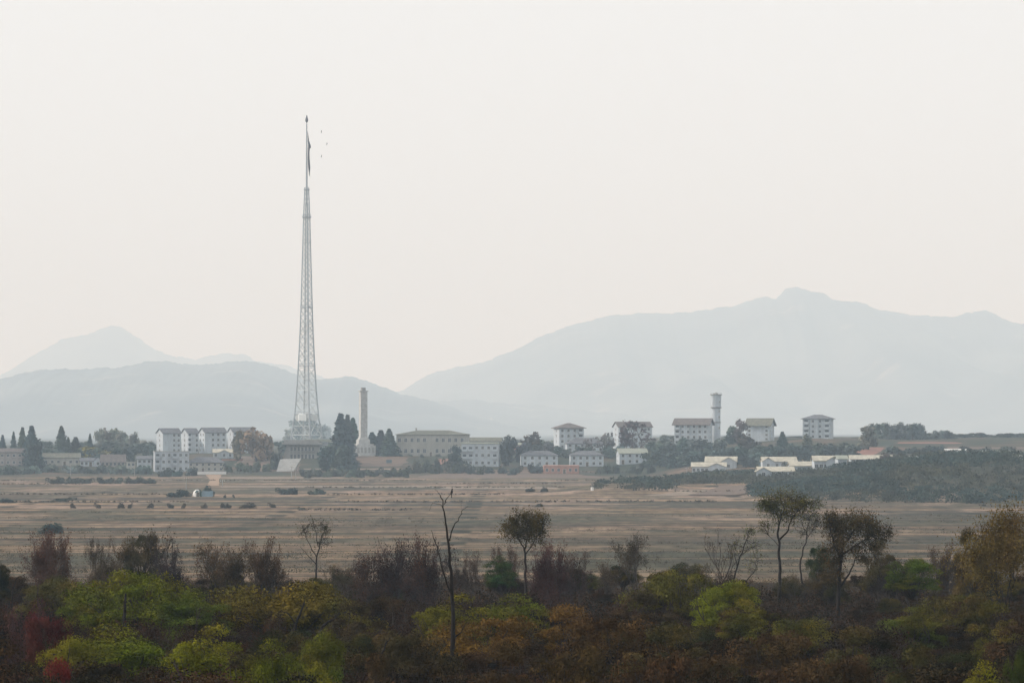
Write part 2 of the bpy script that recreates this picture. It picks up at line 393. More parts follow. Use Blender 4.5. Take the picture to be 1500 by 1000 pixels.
drape('path', [(698.5, 325, 470), (701, 330, 520)], M['pale_earth'], .06, 1.0)
drape('path', [(686, 440, 620), (687.5, 440, 620)], M['pale_earth'], .05, .75)
drape('path', [(718, 1000, 1110), (722, 980, 1060), (726, 940, 1010)], M['pale_earth'], .06)
drape('earth_bank', [(667, 500, 590), (676, 490, 600), (683, 500, 585)], M['brown_earth'])
drape('earth_bank', [(655, 1262, 1296), (660, 1256, 1292), (667, 1248, 1278)], M['red_earth'])
drape('earth_bank', [(668, 350, 420), (680, 345, 440), (690, 380, 440)], M['brown_earth'])
drape('earth_bank', [(647.5, 1318, 1400), (649.5, 1310, 1410)], M['red_earth'], .05, .5)
drape('earth_bank', [(654.5, 1370, 1512), (657.5, 1350, 1512)], M['brown_earth'], .05, .75)
drape('earth_bank', [(688, 700, 790), (694, 640, 840), (700, 600, 900)], M['brown_earth'], .05, 1.0)
drape('earth_bank', [(672, 640, 690), (680, 636, 680)], M['red_earth'])
drape('earth_bank', [(712, 1055, 1100), (720, 1040, 1095), (727, 1000, 1080)], M['brown_earth'], .3)

# ------------------------------------------------------------------ flag tower
def flag_tower():
    d = 2600.0; k = mpp(d); bx = Wp(449.0, 600, d).x; zb = gz(bx, d)
    z_of = lambda py: Wp(449, py, d).z - zb
    cx = lambda py: 449.0 - (642 - py) * (449.0 - 446.0) / 474.0
    root = thing('lattice_tower', 'very tall pale steel lattice tower carrying a mast with a limp flag', 'tower', (bx, d, zb))
    prof = [(648, 24.0), (642, 22.8), (607, 17.0), (580, 14.6), (540, 12.1), (500, 10.0), (460, 8.4), (400, 6.8), (355, 5.6), (318, 4.7), (300, 4.0), (276, 2.9)]
    th = math.radians(15)
    def R(z):
        return float(np.interp(z, [z_of(p) for p, _ in prof], [h for _, h in prof])) * k / math.cos(th)
    def corner(i, z):
        a = th + i * math.pi / 2; r = R(z); return Vector((r * math.cos(a), r * math.sin(a), z))
    ztop = z_of(276); levels = [0.0]
    while levels[-1] < ztop - 1.0:
        levels.append(min(ztop, levels[-1] + max(2.6, R(levels[-1]) * 1.15)))
    for i in range(4):
        m = MB()
        for a, b in zip(levels[:-1], levels[1:]):
            r = .42 - .2 * a / ztop; m.tube(corner(i, a), corner(i, b), r, r, 6)
        m.box(*[c for v in ((corner(i, 0).x - 1.3, corner(i, 0).x + 1.3), (corner(i, 0).y - 1.3, corner(i, 0).y + 1.3), (-1.0, .8)) for c in v])
        m.build('leg', M['steel'], root)
    for i in range(4):
        m = MB(); j = (i + 1) % 4
        for a, b in zip(levels[:-1], levels[1:]):
            r = .17 - .06 * a / ztop
            A0, A1, B0, B1 = corner(i, a), corner(j, a), corner(i, b), corner(j, b)
            mid = (A0 + A1 + B0 + B1) / 4
            m.tube(A0, B1, r, r, 4); m.tube(A1, B0, r, r, 4); m.tube(B0, B1, r * 1.1, r * 1.1, 4)
            if R(a) > 3.2:
                q0, q1 = (A0 + B0) / 2, (A1 + B1) / 2
                m.tube(q0, q1, r * .7, r * .7, 4)
                m.tube(q0, (A0 + A1) / 2, r * .6, r * .6, 4); m.tube(q1, (A0 + A1) / 2, r * .6, r * .6, 4)
        m.build('bracing', M['steel_pale'], root)
    m = MB(); w = 1.5; zz = 0.0                                     # stair and cable shaft up the middle
    sh = z_of(300)
    for a in (-1, 1):
        for b in (-1, 1): m.tube((a * w, b * w, 0), (a * w * .45, b * w * .45, sh), .2, .12, 4)
    nlev = 62
    for q in range(nlev):
        z0, z1 = sh * q / nlev, sh * (q + 1) / nlev; w0, w1 = w * (1 - .55 * z0 / sh), w * (1 - .55 * z1 / sh)
        for (a, b, c, e) in ((-1, -1, 1, -1), (1, -1, 1, 1), (1, 1, -1, 1), (-1, 1, -1, -1)):
            m.tube((a * w0, b * w0, z0), (c * w1, e * w1, z1), .11, .11, 4); m.tube((a * w1, b * w1, z1), (c * w1, e * w1, z1), .1, .1, 4)
    m.build('shaft', M['steel_pale'], root)
    for py, ex, t in ((606, 1.04, .5), (536, 1.04, .35), (450, 1.08, .6), (355, 1.1, .4), (318, 1.28, .9), (278, 1.25, .8)):
        z = z_of(py); r = R(z) * ex; m = MB(); n = 4 if py > 330 else 12
        pts = [(r * math.cos(th + 2 * math.pi * i / n), r * math.sin(th + 2 * math.pi * i / n)) for i in range(n)]
        for i in range(n):
            a, b = pts[i], pts[(i + 1) % n]
            m.tube((*a, z), (*b, z), t * .45, t * .45, 4); m.tube((*a, z + 1.1), (*b, z + 1.1), .09, .09, 4)
            m.tube((*a, z), (*a, z + 1.1), .08, .08, 4)
            m.tube((*a, z), (0, 0, z), .12, .12, 4)
        m.build('gallery', M['steel'], root)
    m = MB(); z0, z1 = z_of(300), z_of(181); ox = (cx(200) - 449) * k
    m.lathe([(.55, z0), (.5, z_of(276)), (.42, z_of(230)), (.3, z1)], 10); m.build('mast', M['steel'], root)
    m = MB(); z = z_of(176)
    m.lathe([(.12, z1), (.2, z1 + .4), (.75, z - .6), (.8, z), (.45, z + 1.4), (.12, z + 2.6), (.05, z_of(168.5))], 10); m.build('finial', M['steel_dark'], root)
    # equipment floor between the legs above the first gallery
    m = MB(); s = R(z_of(612)) * .62
    for (a0, a1) in ((z_of(616), z_of(607)),):
        m.lathe([(s * 1.35, a0), (s * 1.35, a1), (s * 1.2, a1 + .6)], 8)
    m.build('machine_room', M['steel_pale'], root)
    # flag hanging along the mast: its own thing
    pr = [(193, .0, .25), (197, .1, .6), (206, .6, 1.7), (213, 1.2, 3.6), (216, 1.3, 4.4), (218, .9, 2.6), (224, .8, 2.2), (234, .9, 2.5), (242, 1.1, 3.0), (247, 1.6, 3.0), (252, 2.7, 1.5), (258, 4.0, .5)]
    rows = []; nf = 17; V = []
    pys = np.linspace(193, 258, 40)
    for py in pys:
        o = np.interp(py, [p[0] for p in pr], [p[1] for p in pr]); w = np.interp(py, [p[0] for p in pr], [p[2] for p in pr])
        for q in range(nf):
            t = q / (nf - 1); x = (.45 + (o * .7 + w * t) * k)
            y = .55 * math.sin(t * 15 + py * .06) * min(1, w / 2) + .25 * math.sin(py * .21 + t * 4)
            V.append((bx + x, d + y, Wp(446, py, d).z))
    V = np.array(V); i, j = np.meshgrid(np.arange(nf - 1), np.arange(len(pys) - 1)); a = (j * nf + i).ravel()
    fo = link('flag', np_mesh('flag', V, np.stack([a, a + 1, a + nf + 1, a + nf], 1), M['cloth_red'], True))
    so = fo.modifiers.new('thickness', 'SOLIDIFY'); so.thickness = .04
    tag(fo, 'long dark flag hanging limp down the mast of the lattice tower', 'flag')
flag_tower()

# ------------------------------------------------------------------ buildings
_win = {}
def window_mesh(w, h, fr='frame'):
    key = (round(w, 2), round(h, 2), fr)
    if key not in _win:
        m = MB(); t = .09
        m.box(-w / 2, w / 2, -.02, .3, 0, h, 1)
        m.box(-w / 2 - t, -w / 2, -.09, .3, -t, h + t, 0); m.box(w / 2, w / 2 + t, -.09, .3, -t, h + t, 0)
        m.box(-w / 2, w / 2, -.09, .3, h, h + t, 0); m.box(-w / 2, w / 2, -.16, .3, -t, 0, 0)
        m.box(-.035, .035, -.06, -.02, 0, h, 0)
        _win[key] = m.mesh('window', [M[fr], M['glass']])
    return _win[key]
_door = {}
def door_mesh(w, h):
    key = (w, h)
    if key not in _door:
        m = MB(); m.box(-w / 2, w / 2, -.04, .3, 0, h, 1); m.box(-w / 2 - .12, -w / 2, -.1, .3, 0, h + .12, 0)
        m.box(w / 2, w / 2 + .12, -.1, .3, 0, h + .12, 0); m.box(-w / 2, w / 2, -.1, .3, h, h + .12, 0); m.box(w / 2 - .25, w / 2 - .15, -.1, -.04, h * .45, h * .5, 0)
        _door[key] = m.mesh('door', [M['frame'], M['timber']])
    return _door[key]
def balcony_mesh(w, dp, wall):
    m = MB(); m.box(-w / 2, w / 2, -dp, .2, -.18, 0, 0)
    m.box(-w / 2, w / 2, -dp, -dp + .12, 0, 1.0, 0); m.box(-w / 2, -w / 2 + .12, -dp + .12, .0, 0, 1.0, 0); m.box(w / 2 - .12, w / 2, -dp + .12, .0, 0, 1.0, 0)
    m.box(-w * .33, w * .33, -.03, .2, 0.05, 2.1, 1)
    return m.mesh('balcony', [M[wall], M['glass']])
NB = {'n': 0}
def building(label, px0, px1, py_top, py_eave, py_base=None, d=None, yaw=12, dp=9.0, floors=2, cols=4, roof='gable', wall='white_wall', tile='tile_grey',
             balc=(), side=1, name='house', cat='house', group=None, door=None, chimney=0, ww=1.15, wh=1.3, bay=(), over=.55, wing=None, skip=(), frame='frame', sink=2.0):
    if d is None: d = D_of((px0 + px1) / 2, py_base)
    k = mpp(d); th = math.radians(yaw); span = (px1 - px0) * k
    w = (span - dp * abs(math.sin(th))) / math.cos(th)
    fy = d + dp / 2 * math.cos(th) + w / 2 * abs(math.sin(th))
    x = (px0 + px1) / 2 * k - 750 * k
    x = ((px0 + px1) / 2 - 750) * mpp(fy)
    zb = gz(x, d) if py_base is None else Wp(0, py_base, d).z
    he = Wp(0, py_eave, d).z - zb; hr = Wp(0, py_top, d).z - zb
    root = thing(name, label, cat, (x, fy, zb), th, group)
    hw, hd = w / 2, dp / 2; wm = M[wall]; m = MB()
    if roof == 'gable':
        vs = []
        for sx in (-hw, hw): vs += [(sx, -hd, -sink), (sx, hd, -sink), (sx, hd, he), (sx, 0, hr - .25), (sx, -hd, he)]
        m.add(vs, [(4, 3, 2, 1, 0), (5, 6, 7, 8, 9), (0, 5, 9, 4), (1, 2, 7, 6), (4, 9, 8, 3), (2, 3, 8, 7)])
    else: m.box(-hw, hw, -hd, hd, -sink, he)
    for (b0, b1, bo) in bay: m.box(-hw + w * b0, -hw + w * b1, -hd - bo, -hd + .2, -sink, he - .1)
    m.build('wall', wm, root)
    m = MB(); o = over
    if roof == 'gable':
        sl = (hr - he) / hd; e = he - sl * o
        prof = [(-hd - o, e), (0, hr), (hd + o, e), (hd + o, e - .28), (0, hr - .24), (-hd - o, e - .28)]
        prof = [(-hd - o, e), (0, hr), (hd + o, e), (hd + o, e + .22), (0, hr + .25), (-hd - o, e + .22)]
        vs = [(sx, a, b) for sx in (-hw - o, hw + o) for a, b in prof]
        m.add(vs, [(0, 5, 4, 1), (1, 4, 3, 2), (6, 7, 10, 11), (7, 8, 9, 10), (5, 11, 10, 4), (4, 10, 9, 3), (0, 1, 7, 6), (1, 2, 8, 7), (0, 6, 11, 5), (2, 3, 9, 8)])
    elif roof == 'hip':
        rr = max(.4, hw - hd * .95)
        m.box(-hw - o, hw + o, -hd - o, hd + o, he - .02, he + .2)
        a = o - .02; vs = [(-hw - a, -hd - a, he + .2), (hw + a, -hd - a, he + .2), (hw + a, hd + a, he + .2), (-hw - a, hd + a, he + .2), (-rr, 0, hr), (rr, 0, hr)]
        m.add(vs, [(0, 1, 5, 4), (1, 2, 5), (2, 3, 4, 5), (3, 0, 4)])
    else:
        m.box(-hw - .25, hw + .25, -hd - .25, hd + .25, he, he + .35); 
        if hr > he + .5: m.box(-hw - .1, hw + .1, -hd - .1, hd + .1, he + .35, hr, 0, .3)
    rf = m.build('roof', M[tile], root)
    for c in range(chimney):
        m = MB(); cx = -hw * .5 + c * w * .5
        m.box(cx - .35, cx + .35, .6, 1.3, hr - 1.6, hr + 1.0); m.box(cx - .45, cx + .45, .5, 1.4, hr + 1.0, hr + 1.15)
        m.build('chimney', M['concrete'], rf)
    fh = he / floors; wh_ = min(wh, fh * .52)
    wme = window_mesh(ww, wh_, frame); bme = None
    pitch = w / cols
    def off(xx):
        for (b0, b1, bo) in bay:
            if -hw + w * b0 - .1 <= xx <= -hw + w * b1 + .1: return bo
        return 0
    for r in range(floors):
        for c in range(cols):
            xx = -hw + pitch * (c + .5); zz = r * fh + fh * .32
            if (r, c) in skip: continue
            if c in balc and not (r == 0 and floors < 4):
                if bme is None: bme = balcony_mesh(min(3.0, pitch * .86), 1.2, wall)
                b = link('balcony', bme, root); b.location = (xx, -hd - off(xx), r * fh + .15)
            elif door is not None and r == 0 and c == door:
                b = link('door', door_mesh(1.3, min(2.2, fh * .8)), root); b.location = (xx, -hd - off(xx), 0.02)
            else:
                b = link('window', wme, root); b.location = (xx, -hd - off(xx), zz)
        for s in range(side):                                        # the end wall turned to the camera
            sg = -1 if yaw >= 0 else 1
            b = link('window', wme, root); b.location = (sg * hw, -hd + dp * (s + .5) / side, r * fh + fh * .32); b.rotation_euler = (0, 0, sg * math.pi / 2)
    if wing:                                                         # small cross gable: (x fraction, width, depth out, drop of its ridge)
        fx, gw, go, dr = wing; cx = -hw + w * fx; g = gw / 2; zr = hr - dr; m = MB()
        vs = [(cx - g, -hd - go, -sink), (cx + g, -hd - go, -sink), (cx + g, -hd - go, he), (cx, -hd - go, zr - .2), (cx - g, -hd - go, he),
              (cx - g, -hd + .3, -sink), (cx + g, -hd + .3, -sink), (cx + g, -hd + .3, he), (cx, -hd + .3, zr - .2), (cx - g, -hd + .3, he)]
        m.add(vs, [(0, 1, 2, 3, 4), (1, 6, 7, 2), (5, 0, 4, 9), (4, 3, 8, 9), (2, 7, 8, 3)]); m.build('porch', wm, root)
        m = MB(); sl = (zr - he) / g; e = he - sl * .4; y0, y1 = -hd - go - .4, -.3
        pf = [(-g - .4, e), (0, zr), (g + .4, e), (g + .4, e + .2), (0, zr + .24), (-g - .4, e + .2)]
        vs = [(cx + a, yy, b) for yy in (y0, y1) for a, b in pf]
        m.add(vs, [(0, 1, 4, 5), (1, 2, 3, 4), (6, 11, 10, 7), (7, 10, 9, 8), (5, 4, 10, 11), (4, 3, 9, 10), (0, 6, 7, 1), (1, 7, 8, 2), (0, 5, 11, 6), (2, 8, 9, 3)])
        m.build('porch_roof', M[tile], root)
        b = link('window', wme, root); b.location = (cx, -hd - go, fh * .32)
    return root

A = dict(name='apartment_building', cat='apartment block')
# four tall blocks on the left
building('leftmost of the four tall white apartment blocks, broad blank grey front and sunlit end', 229, 265.5, 627.5, 634, d=2650, yaw=26, dp=9, floors=4, cols=4, side=1, skip=[(r, c) for r in range(4) for c in (0, 1)], **A)
building('narrow white apartment block with small side balconies, second of the tall left four', 265.5, 291.5, 627.5, 634, d=2690, yaw=26, dp=9, floors=4, cols=3, balc=(0,), side=1, skip=[(r, 1) for r in range(4)], **A)
building('white apartment block with bright gable and two window columns, third of the tall left four', 291.5, 332, 626.5, 633, d=2650, yaw=22, dp=9.5, floors=4, cols=4, side=2, skip=[(r, c) for r in range(4) for c in (0,)], **A)
building('tall grey apartment block half hidden behind the russet tree', 334, 375, 626, 632, d=2690, yaw=20, dp=9, floors=4, cols=4, balc=(0,), side=1, wall='grey_wall', **A)
building('three storey pale block with balconies at its left end, below the four tall blocks', 224, 278, 660, 661.5, 691, yaw=8, dp=10, floors=3, cols=6, roof='flat', balc=(0, 3), side=1, wall='grey_wall', tile='concrete', bay=((.18, .47, .5),), **A)
building('long two storey house with dark slate roof above the white bank wall', 275, 329, 669, 677.5, 690.5, yaw=3, dp=9, floors=2, cols=6, roof='hip', wall='beige_wall', tile='tile_grey', side=0, door=2)
building('small house with cream roof and dark central gable beside the russet tree', 312, 348, 658, 662.5, 671, yaw=4, dp=8, floors=1, cols=5, roof='gable', wall='white_wall', tile='tile_cream', side=0, wing=(.45, 5, 1.5, .4), door=1)
# far left
building('low mauve house at the left edge with pale upright piers', -18, 43, 657, 662, 682, yaw=4, dp=9, floors=2, cols=7, roof='gable', wall='mauve_wall', tile='tile_brown', side=0, frame='plaster')
building('long low grey house with tiled roof and small dark windows, right of tall left cypresses', 63, 118, 664, 670, 682, yaw=4, dp=8, floors=1, cols=6, roof='gable', wall='beige_wall', tile='tile_olive', side=0, door=3)
building('small pale blue house with a pointed gable at its right end', 117, 149, 671, 675, 683, yaw=4, dp=7, floors=1, cols=5, roof='gable', wall='white_wall', tile='tile_grey', side=0, wing=(.85, 4, 1.2, -.6), door=2)
building('low pinkish house with dark roof between the blue house and the grey block', 148, 184, 666, 676, 684, yaw=3, dp=8, floors=1, cols=6, roof='gable', wall='mauve_wall', tile='tile_brown', side=0)
building('pale yellowish gatehouse with flat roof above the left hedge', 185, 199, 676, 677, 692, yaw=6, dp=6, floors=2, cols=2, roof='flat', wall='beige_wall', tile='concrete', side=0)
building('small white hut with a lit end wall behind the golden bush', 152, 160, 660, 664, 672, yaw=35, dp=6, floors=1, cols=1, wall='plaster', tile='tile_grey', side=0, door=0)
building('low grey shed left of the three storey pale block', 200, 223, 668, 672, 688, yaw=5, dp=8, floors=2, cols=3, wall='grey_wall', tile='tile_grey', side=0)
# middle
building('long two storey beige hall with olive hipped roof and ten windows in a row', 581, 688, 630, 636.5, 668, yaw=-6, dp=20, floors=2, cols=11, roof='hip', wall='beige_wall', tile='tile_olive', side=2, chimney=1, ww=1.5, wh=2.0, name='hall', cat='hall', door=5, skip=[(1, 5)])
building('three storey white block with balconies in front of the beige hall', 676, 733, 647.5, 650, 683, yaw=-8, dp=9, floors=3, cols=6, roof='flat', balc=(0, 1, 5), side=0, tile='tile_pale', wall='white_wall', **A)
building('pale two storey house with dark hipped roof left of the pink house', 762, 817, 660, 667, 683, yaw=4, dp=9, floors=2, cols=5, roof='hip', side=0, door=3)
building('white two storey house with dark roof and a row of doors behind the pink house', 834, 884, 660, 667, 683, yaw=4, dp=9, floors=2, cols=5, roof='hip', side=0, door=2)
building('white two storey house with mottled pale roof below the bare purple tree', 903, 948, 657, 663.5, 680, yaw=10, dp=8, floors=2, cols=4, roof='gable', tile='tile_pale', side=1, door=0)
building('long single storey pink house with flat roof at the edge of the fields', 796, 848, 681, 682.8, 693.5, yaw=2, dp=8, floors=1, cols=6, roof='flat', wall='pink_wall', tile='pink_wall', side=0, door=3)
building('wide house with grey hipped roof in front of the four storey block', 828, 884, 641, 650, d=2600, yaw=5, dp=10, floors=2, cols=6, roof='hip', side=0)
building('four storey white block with side balconies and hipped roof, left of the bare purple tree', 811, 855, 619.5, 627, d=2650, yaw=14, dp=12, floors=4, cols=4, roof='hip', tile='tile_brown', side=1, balc=(3,), over=1.2, **A)
building('white block almost hidden behind the bare purple tree', 898, 955, 618, 625, d=2660, yaw=16, dp=10, floors=4, cols=5, roof='gable', tile='tile_brown', side=1, balc=(0,), **A)
building('small pinkish house with pale wall among dark trees right of the white balcony block', 752, 770, 649, 652, 662, yaw=6, dp=6, floors=1, cols=2, wall='pink_wall', tile='tile_pale', side=0)
building('low dark roofed building behind the white balcony block and right of the hall', 688, 736, 641, 646, d=2620, yaw=-5, dp=9, floors=1, cols=5, roof='gable', wall='grey_wall', tile='tile_olive', side=0)
# right
building('white block with reddish roof patches standing against the water tower', 987.5, 1044, 613, 621, d=2640, yaw=-14, dp=11, floors=4, cols=6, roof='gable', tile='tile_brown', side=1, balc=(0,), bay=((.22, .45, .6),), over=1.2, **A)
building('short white block with olive roof between the water tower and the tallest right block', 1093, 1134.5, 613, 622, d=2640, yaw=-16, dp=11, floors=4, cols=4, roof='gable', tile='tile_olive', side=2, bay=((.3, .62, -.3),), over=1.2, **A)
building('tallest white block at the right end of the village with corner balconies', 1175, 1221.5, 607, 613.5, d=2630, yaw=-12, dp=11, floors=4, cols=4, roof='hip', tile='tile_grey', side=1, balc=(0, 3), bay=((.26, .56, .6),), over=1.0, **A)
LR = dict(tile='tile_cream', name='house', cat='house')
building('cream roofed white house with cross gable, front one of the pair under the water tower', 1013, 1064, 677.5, 683, 693.5, yaw=-4, dp=9, floors=1, cols=8, side=0, wing=(.74, 7, 1.5, .3), **LR)
building('cream roofed white house with blue side, rear one of the pair under the water tower', 1033, 1080, 669, 676, 688, yaw=-5, dp=10, floors=1, cols=6, side=0, wing=(.76, 7, 1.5, .3), **LR)
building('cream roofed pale blue house, rear one of the two nearest the scrub hill', 1115, 1166, 669.5, 675.5, 687, yaw=4, dp=9, floors=1, cols=6, side=0, wing=(.14, 5, 1, .2), **LR)
building('cream roofed white house half sunk behind scrub, front one of two at the hill', 1109, 1162, 684, 690, 700, yaw=3, dp=9, floors=1, cols=6, side=0, wing=(.12, 5, 1, .2), **LR)
building('small cream roofed house stepping up behind the scrub hill', 1155, 1190, 676.5, 682, 694, yaw=4, dp=8, floors=1, cols=4, side=0, **LR)
building('long cream roofed house with brown gable above the scrub hill crest', 1190, 1226, 668, 674.5, 690, yaw=3, dp=8, floors=1, cols=5, side=0, wing=(.8, 5, 1, .3), **LR)
building('short whitish house right of the long cream roofed house', 1224, 1240, 667.5, 672, 688, yaw=5, dp=7, floors=1, cols=2, side=0, tile='tile_pale')
building('cream roofed house peeping over the scrub beside the red earth', 1244, 1306, 667, 672, 678, yaw=2, dp=8, floors=1, cols=7, side=0, **LR)
building('tiny pale house with flat roof among brown scrub on the crest', 1333, 1346, 668, 669, 674, yaw=4, dp=6, floors=1, cols=2, roof='flat', side=0, tile='plaster')
building('small white house beside a reddish wall on the right crest', 1384, 1416, 658, 662, 667, yaw=3, dp=7, floors=1, cols=4, side=0, tile='plaster')
building('long pale green roofed house on the far right crest', 1437, 1484, 660, 663.5, 668, yaw=2, dp=8, floors=1, cols=6, side=0, tile='tile_pale')
building('low white building cut by the right edge of the picture', 1484, 1520, 667, 668.5, 673, yaw=2, dp=7, floors=1, cols=4, side=0, tile='plaster')
def far_tower_house(label, px, py, wpx, hpx):
    h = on_hill(foothill, px, py)
    if h is None: return
    k = mpp(h.y); w, t = wpx * k / 2, hpx * k; root = thing('tower_house', label, 'tower house', h, math.radians(20)); m = MB(); m.box(-w, w, -w, w, -6, t); m.build('wall', M['plaster'], root)
    m = MB(); m.box(-w - .6, w + .6, -w - .6, w + .6, t, t + .8); m.box(-w * .5, w * .5, -w * .5, w * .5, t + .8, t + 3); m.build('roof', M['tile_cream'], root)
    for r in range(5):
        for c in (-.5, .5): b = link('window', window_mesh(1.6, 2.0), root); b.location = (c * w, -w, t * (r + .3) / 5)
far_tower_house('sunlit cream tower house far behind the village at the foot of the mountain', 720.5, 622, 4.5, 9)
# the hall at the foot of the tower
def memorial_hall():
    d = 2545.0; k = mpp(d); x = (443 - 750) * k; zb = gz(x, d)
    z = lambda py: Wp(0, py, d).z - zb
    X = lambda px: (px - 443) * k
    root = thing('hall', 'grey columned hall with flat pale roof at the foot of the lattice tower', 'hall', (x, d, zb))
    m = MB(); m.box(X(420), X(468), 0, 16, -4, z(651)); m.add([(X(411), 1, -4), (X(420), 1, -4), (X(420), 1, z(652)), (X(411), 13, -4), (X(420), 13, -4), (X(420), 13, z(652))],
        [(0, 1, 2), (5, 4, 3), (0, 2, 5, 3), (0, 3, 4, 1)]); m.build('wall', M['concrete'], root)
    m = MB(); m.box(X(413), X(472), -2.5, 18, z(651), z(648)); m.box(X(416), X(468), -1.6, 17, z(648), z(644)); m.build('roof', M['concrete'], root)
    m = MB(); m.box(X(446), X(489), 2, 20, z(647.5) + .2, z(643)); m.build('roof_terrace', M['tile_pale'], root)
    m = MB(); m.box(X(466), X(489), 3, 19, -4, z(647.5)); m.build('side_wing', M['grey_wall'], root)
    for i in range(8):
        px = 424.5 + i * 5.3; m = MB(); m.box(X(px) - .45, X(px) + .45, -1.2, .2, -3, z(651)); m.build('pillar', M['concrete'], root)
    for i in range(7):
        px = 427.2 + i * 5.3
        b = link('window', window_mesh(1.0, 2.0), root); b.location = (X(px), 0, z(660))
        b = link('window', window_mesh(1.1, 2.4), root); b.location = (X(px), 0, z(672))
memorial_hall()

# stone monument tower
def monument():
    d = D_of(532, 667); k = mpp(d); x = (532 - 750) * k; zb = Wp(0, 666.5, d).z
    z = lambda py: Wp(0, py, d).z - zb
    root = thing('monument', 'slender pale stone monument tower on a stepped plinth beside tall dark cedars', 'monument', (x, d, zb), math.radians(16))
    m = MB(); m.box(-15 * k, 15 * k, -15 * k, 15 * k, -4, z(652)); m.box(-12 * k, 13 * k, -12 * k, 13 * k, z(652), z(650)); m.build('plinth', M['stone'], root)
    m = MB(); m.box(-8.5 * k, 8.5 * k, -8 * k, 8 * k, z(650), z(643.5)); m.box(-7.2 * k, 7.2 * k, -7 * k, 7 * k, z(643.5), z(640), 0, .5); m.build('pedestal', M['stone'], root)
    m = MB(); w0, w1 = 5.2 * k, 4.9 * k
    m.box(-w0, w0, -w0, w0, z(640), z(573.5), 0, w0 - w1); m.build('shaft', M['stone'], root)
    rng = random.Random(2)
    for s in (-1, -.33, .33, 1):
        m = MB(); m.box(s * w1 * .93 - .17, s * w1 * .93 + .17, -w0 - .18, -w0 + .1, z(640), z(575)); m.build('rib', M['stone'], root)
    m = MB()
    for q in range(24):
        zz = z(638) + (z(576) - z(638)) * q / 24
        for s in (-.66, 0, .66):
            h = rng.uniform(.5, 1.5); m.box(s * w1 - .35, s * w1 + .35, -w0 - rng.uniform(.05, .16), -w0 + .1, zz, zz + h)
    m.build('carved_relief', M['stone'], root)
    m = MB(); m.box(-w1 - .5, w1 + .5, -w1 - .5, w1 + .5, z(573.5), z(572)); m.build('ledge', M['stone'], root)
    m = MB(); m.box(-3 * k, 3 * k, -3 * k, 3 * k, z(572), z(567.3)); m.build('cap', M['concrete'], root)
    for i in range(5):
        m = MB(); px = -11 + i * 5.5; m.box(px * k - .5, px * k + .5, -15 * k - .12, -15 * k + .1, z(663), z(655)); m.build('plinth_panel', M['concrete'], root)
    for i in range(3):
        m = MB(); w = (9 + i * 2) * k; m.box(-w, w, -15 * k - 1.2 * (i + 1), -15 * k - 1.2 * i, -3, 1.2 - .4 * i); m.build('step', M['stone'], root)
monument()

# water tower
def water_tower():
    d = 2660.0; k = mpp(d); x = (1049 - 750) * k; zb = gz(x, d)
    z = lambda py: Wp(0, py, d).z - zb
    root = thing('water_tower', 'white cylindrical water tower with dark ring bands beside the reddish roofed block', 'water tower', (x, d, zb))
    m = MB(); m.lathe([(6.4 * k, -2), (6.3 * k, z(619)), (6.4 * k, z(598))], 28); m.build('shaft', M['white_wall'], root)
    m = MB(); m.lathe([(6.5 * k, z(598)), (7.2 * k, z(596)), (7.5 * k, z(579)), (7.5 * k, z(578.5))], 28); m.build('tank', M['white_wall'], root)
    for py, r, t in ((619, 6.5, .35), (597.5, 7.4, .45), (578.5, 8.3, .4)):
        m = MB(); m.lathe([(r * k, z(py)), (r * k + .25, z(py) + .05), (r * k + .25, z(py) + t), (r * k, z(py) + t + .05)], 28); m.build('ring', M['concrete'] if py < 580 else M['tile_brown'], root)
    m = MB()
    for i in range(16):
        a = i * math.pi / 8; p = Vector((8.2 * k * math.cos(a), 8.2 * k * math.sin(a), z(578))); a2 = (i + 1) * math.pi / 8
        q = Vector((8.2 * k * math.cos(a2), 8.2 * k * math.sin(a2), z(578)))
        m.tube(p, p + Vector((0, 0, .9)), .05, .05, 4); m.tube(p + Vector((0, 0, .9)), q + Vector((0, 0, .9)), .05, .05, 4)
    m.build('railing', M['steel'], root)
    m = MB(); m.lathe([(2.6 * k, z(578.3)), (2.5 * k, z(576)), (1.0 * k, z(574.5))], 12); m.box(-1.5, -.9, -.3, .3, z(578.2), z(575.5)); m.build('hatch_house', M['concrete'], root)
    for py in (590, 604, 612, 628):
        b = link('window', window_mesh(.7, 1.1), root); a = math.radians(-50); r = (7.3 if py < 597 else 6.35) * k
        b.location = (r * math.cos(a), r * math.sin(a), z(py)); b.rotation_euler = (0, 0, a + math.pi / 2)
    m = MB()
    for s in (-.25, .25): m.tube((6.9 * k * math.cos(-2.2) + s, 6.9 * k * math.sin(-2.2), 0), (7.7 * k * math.cos(-2.2) + s, 7.7 * k * math.sin(-2.2), z(578.5)), .04, .04, 4)
    for q in range(50): zz = z(578.5) * q / 50; r = (6.9 + .8 * q / 50) * k; m.tube((r * math.cos(-2.2) - .25, r * math.sin(-2.2), zz), (r * math.cos(-2.2) + .25, r * math.sin(-2.2), zz), .03, .03, 4)
    m.build('ladder', M['steel'], root)
water_tower()

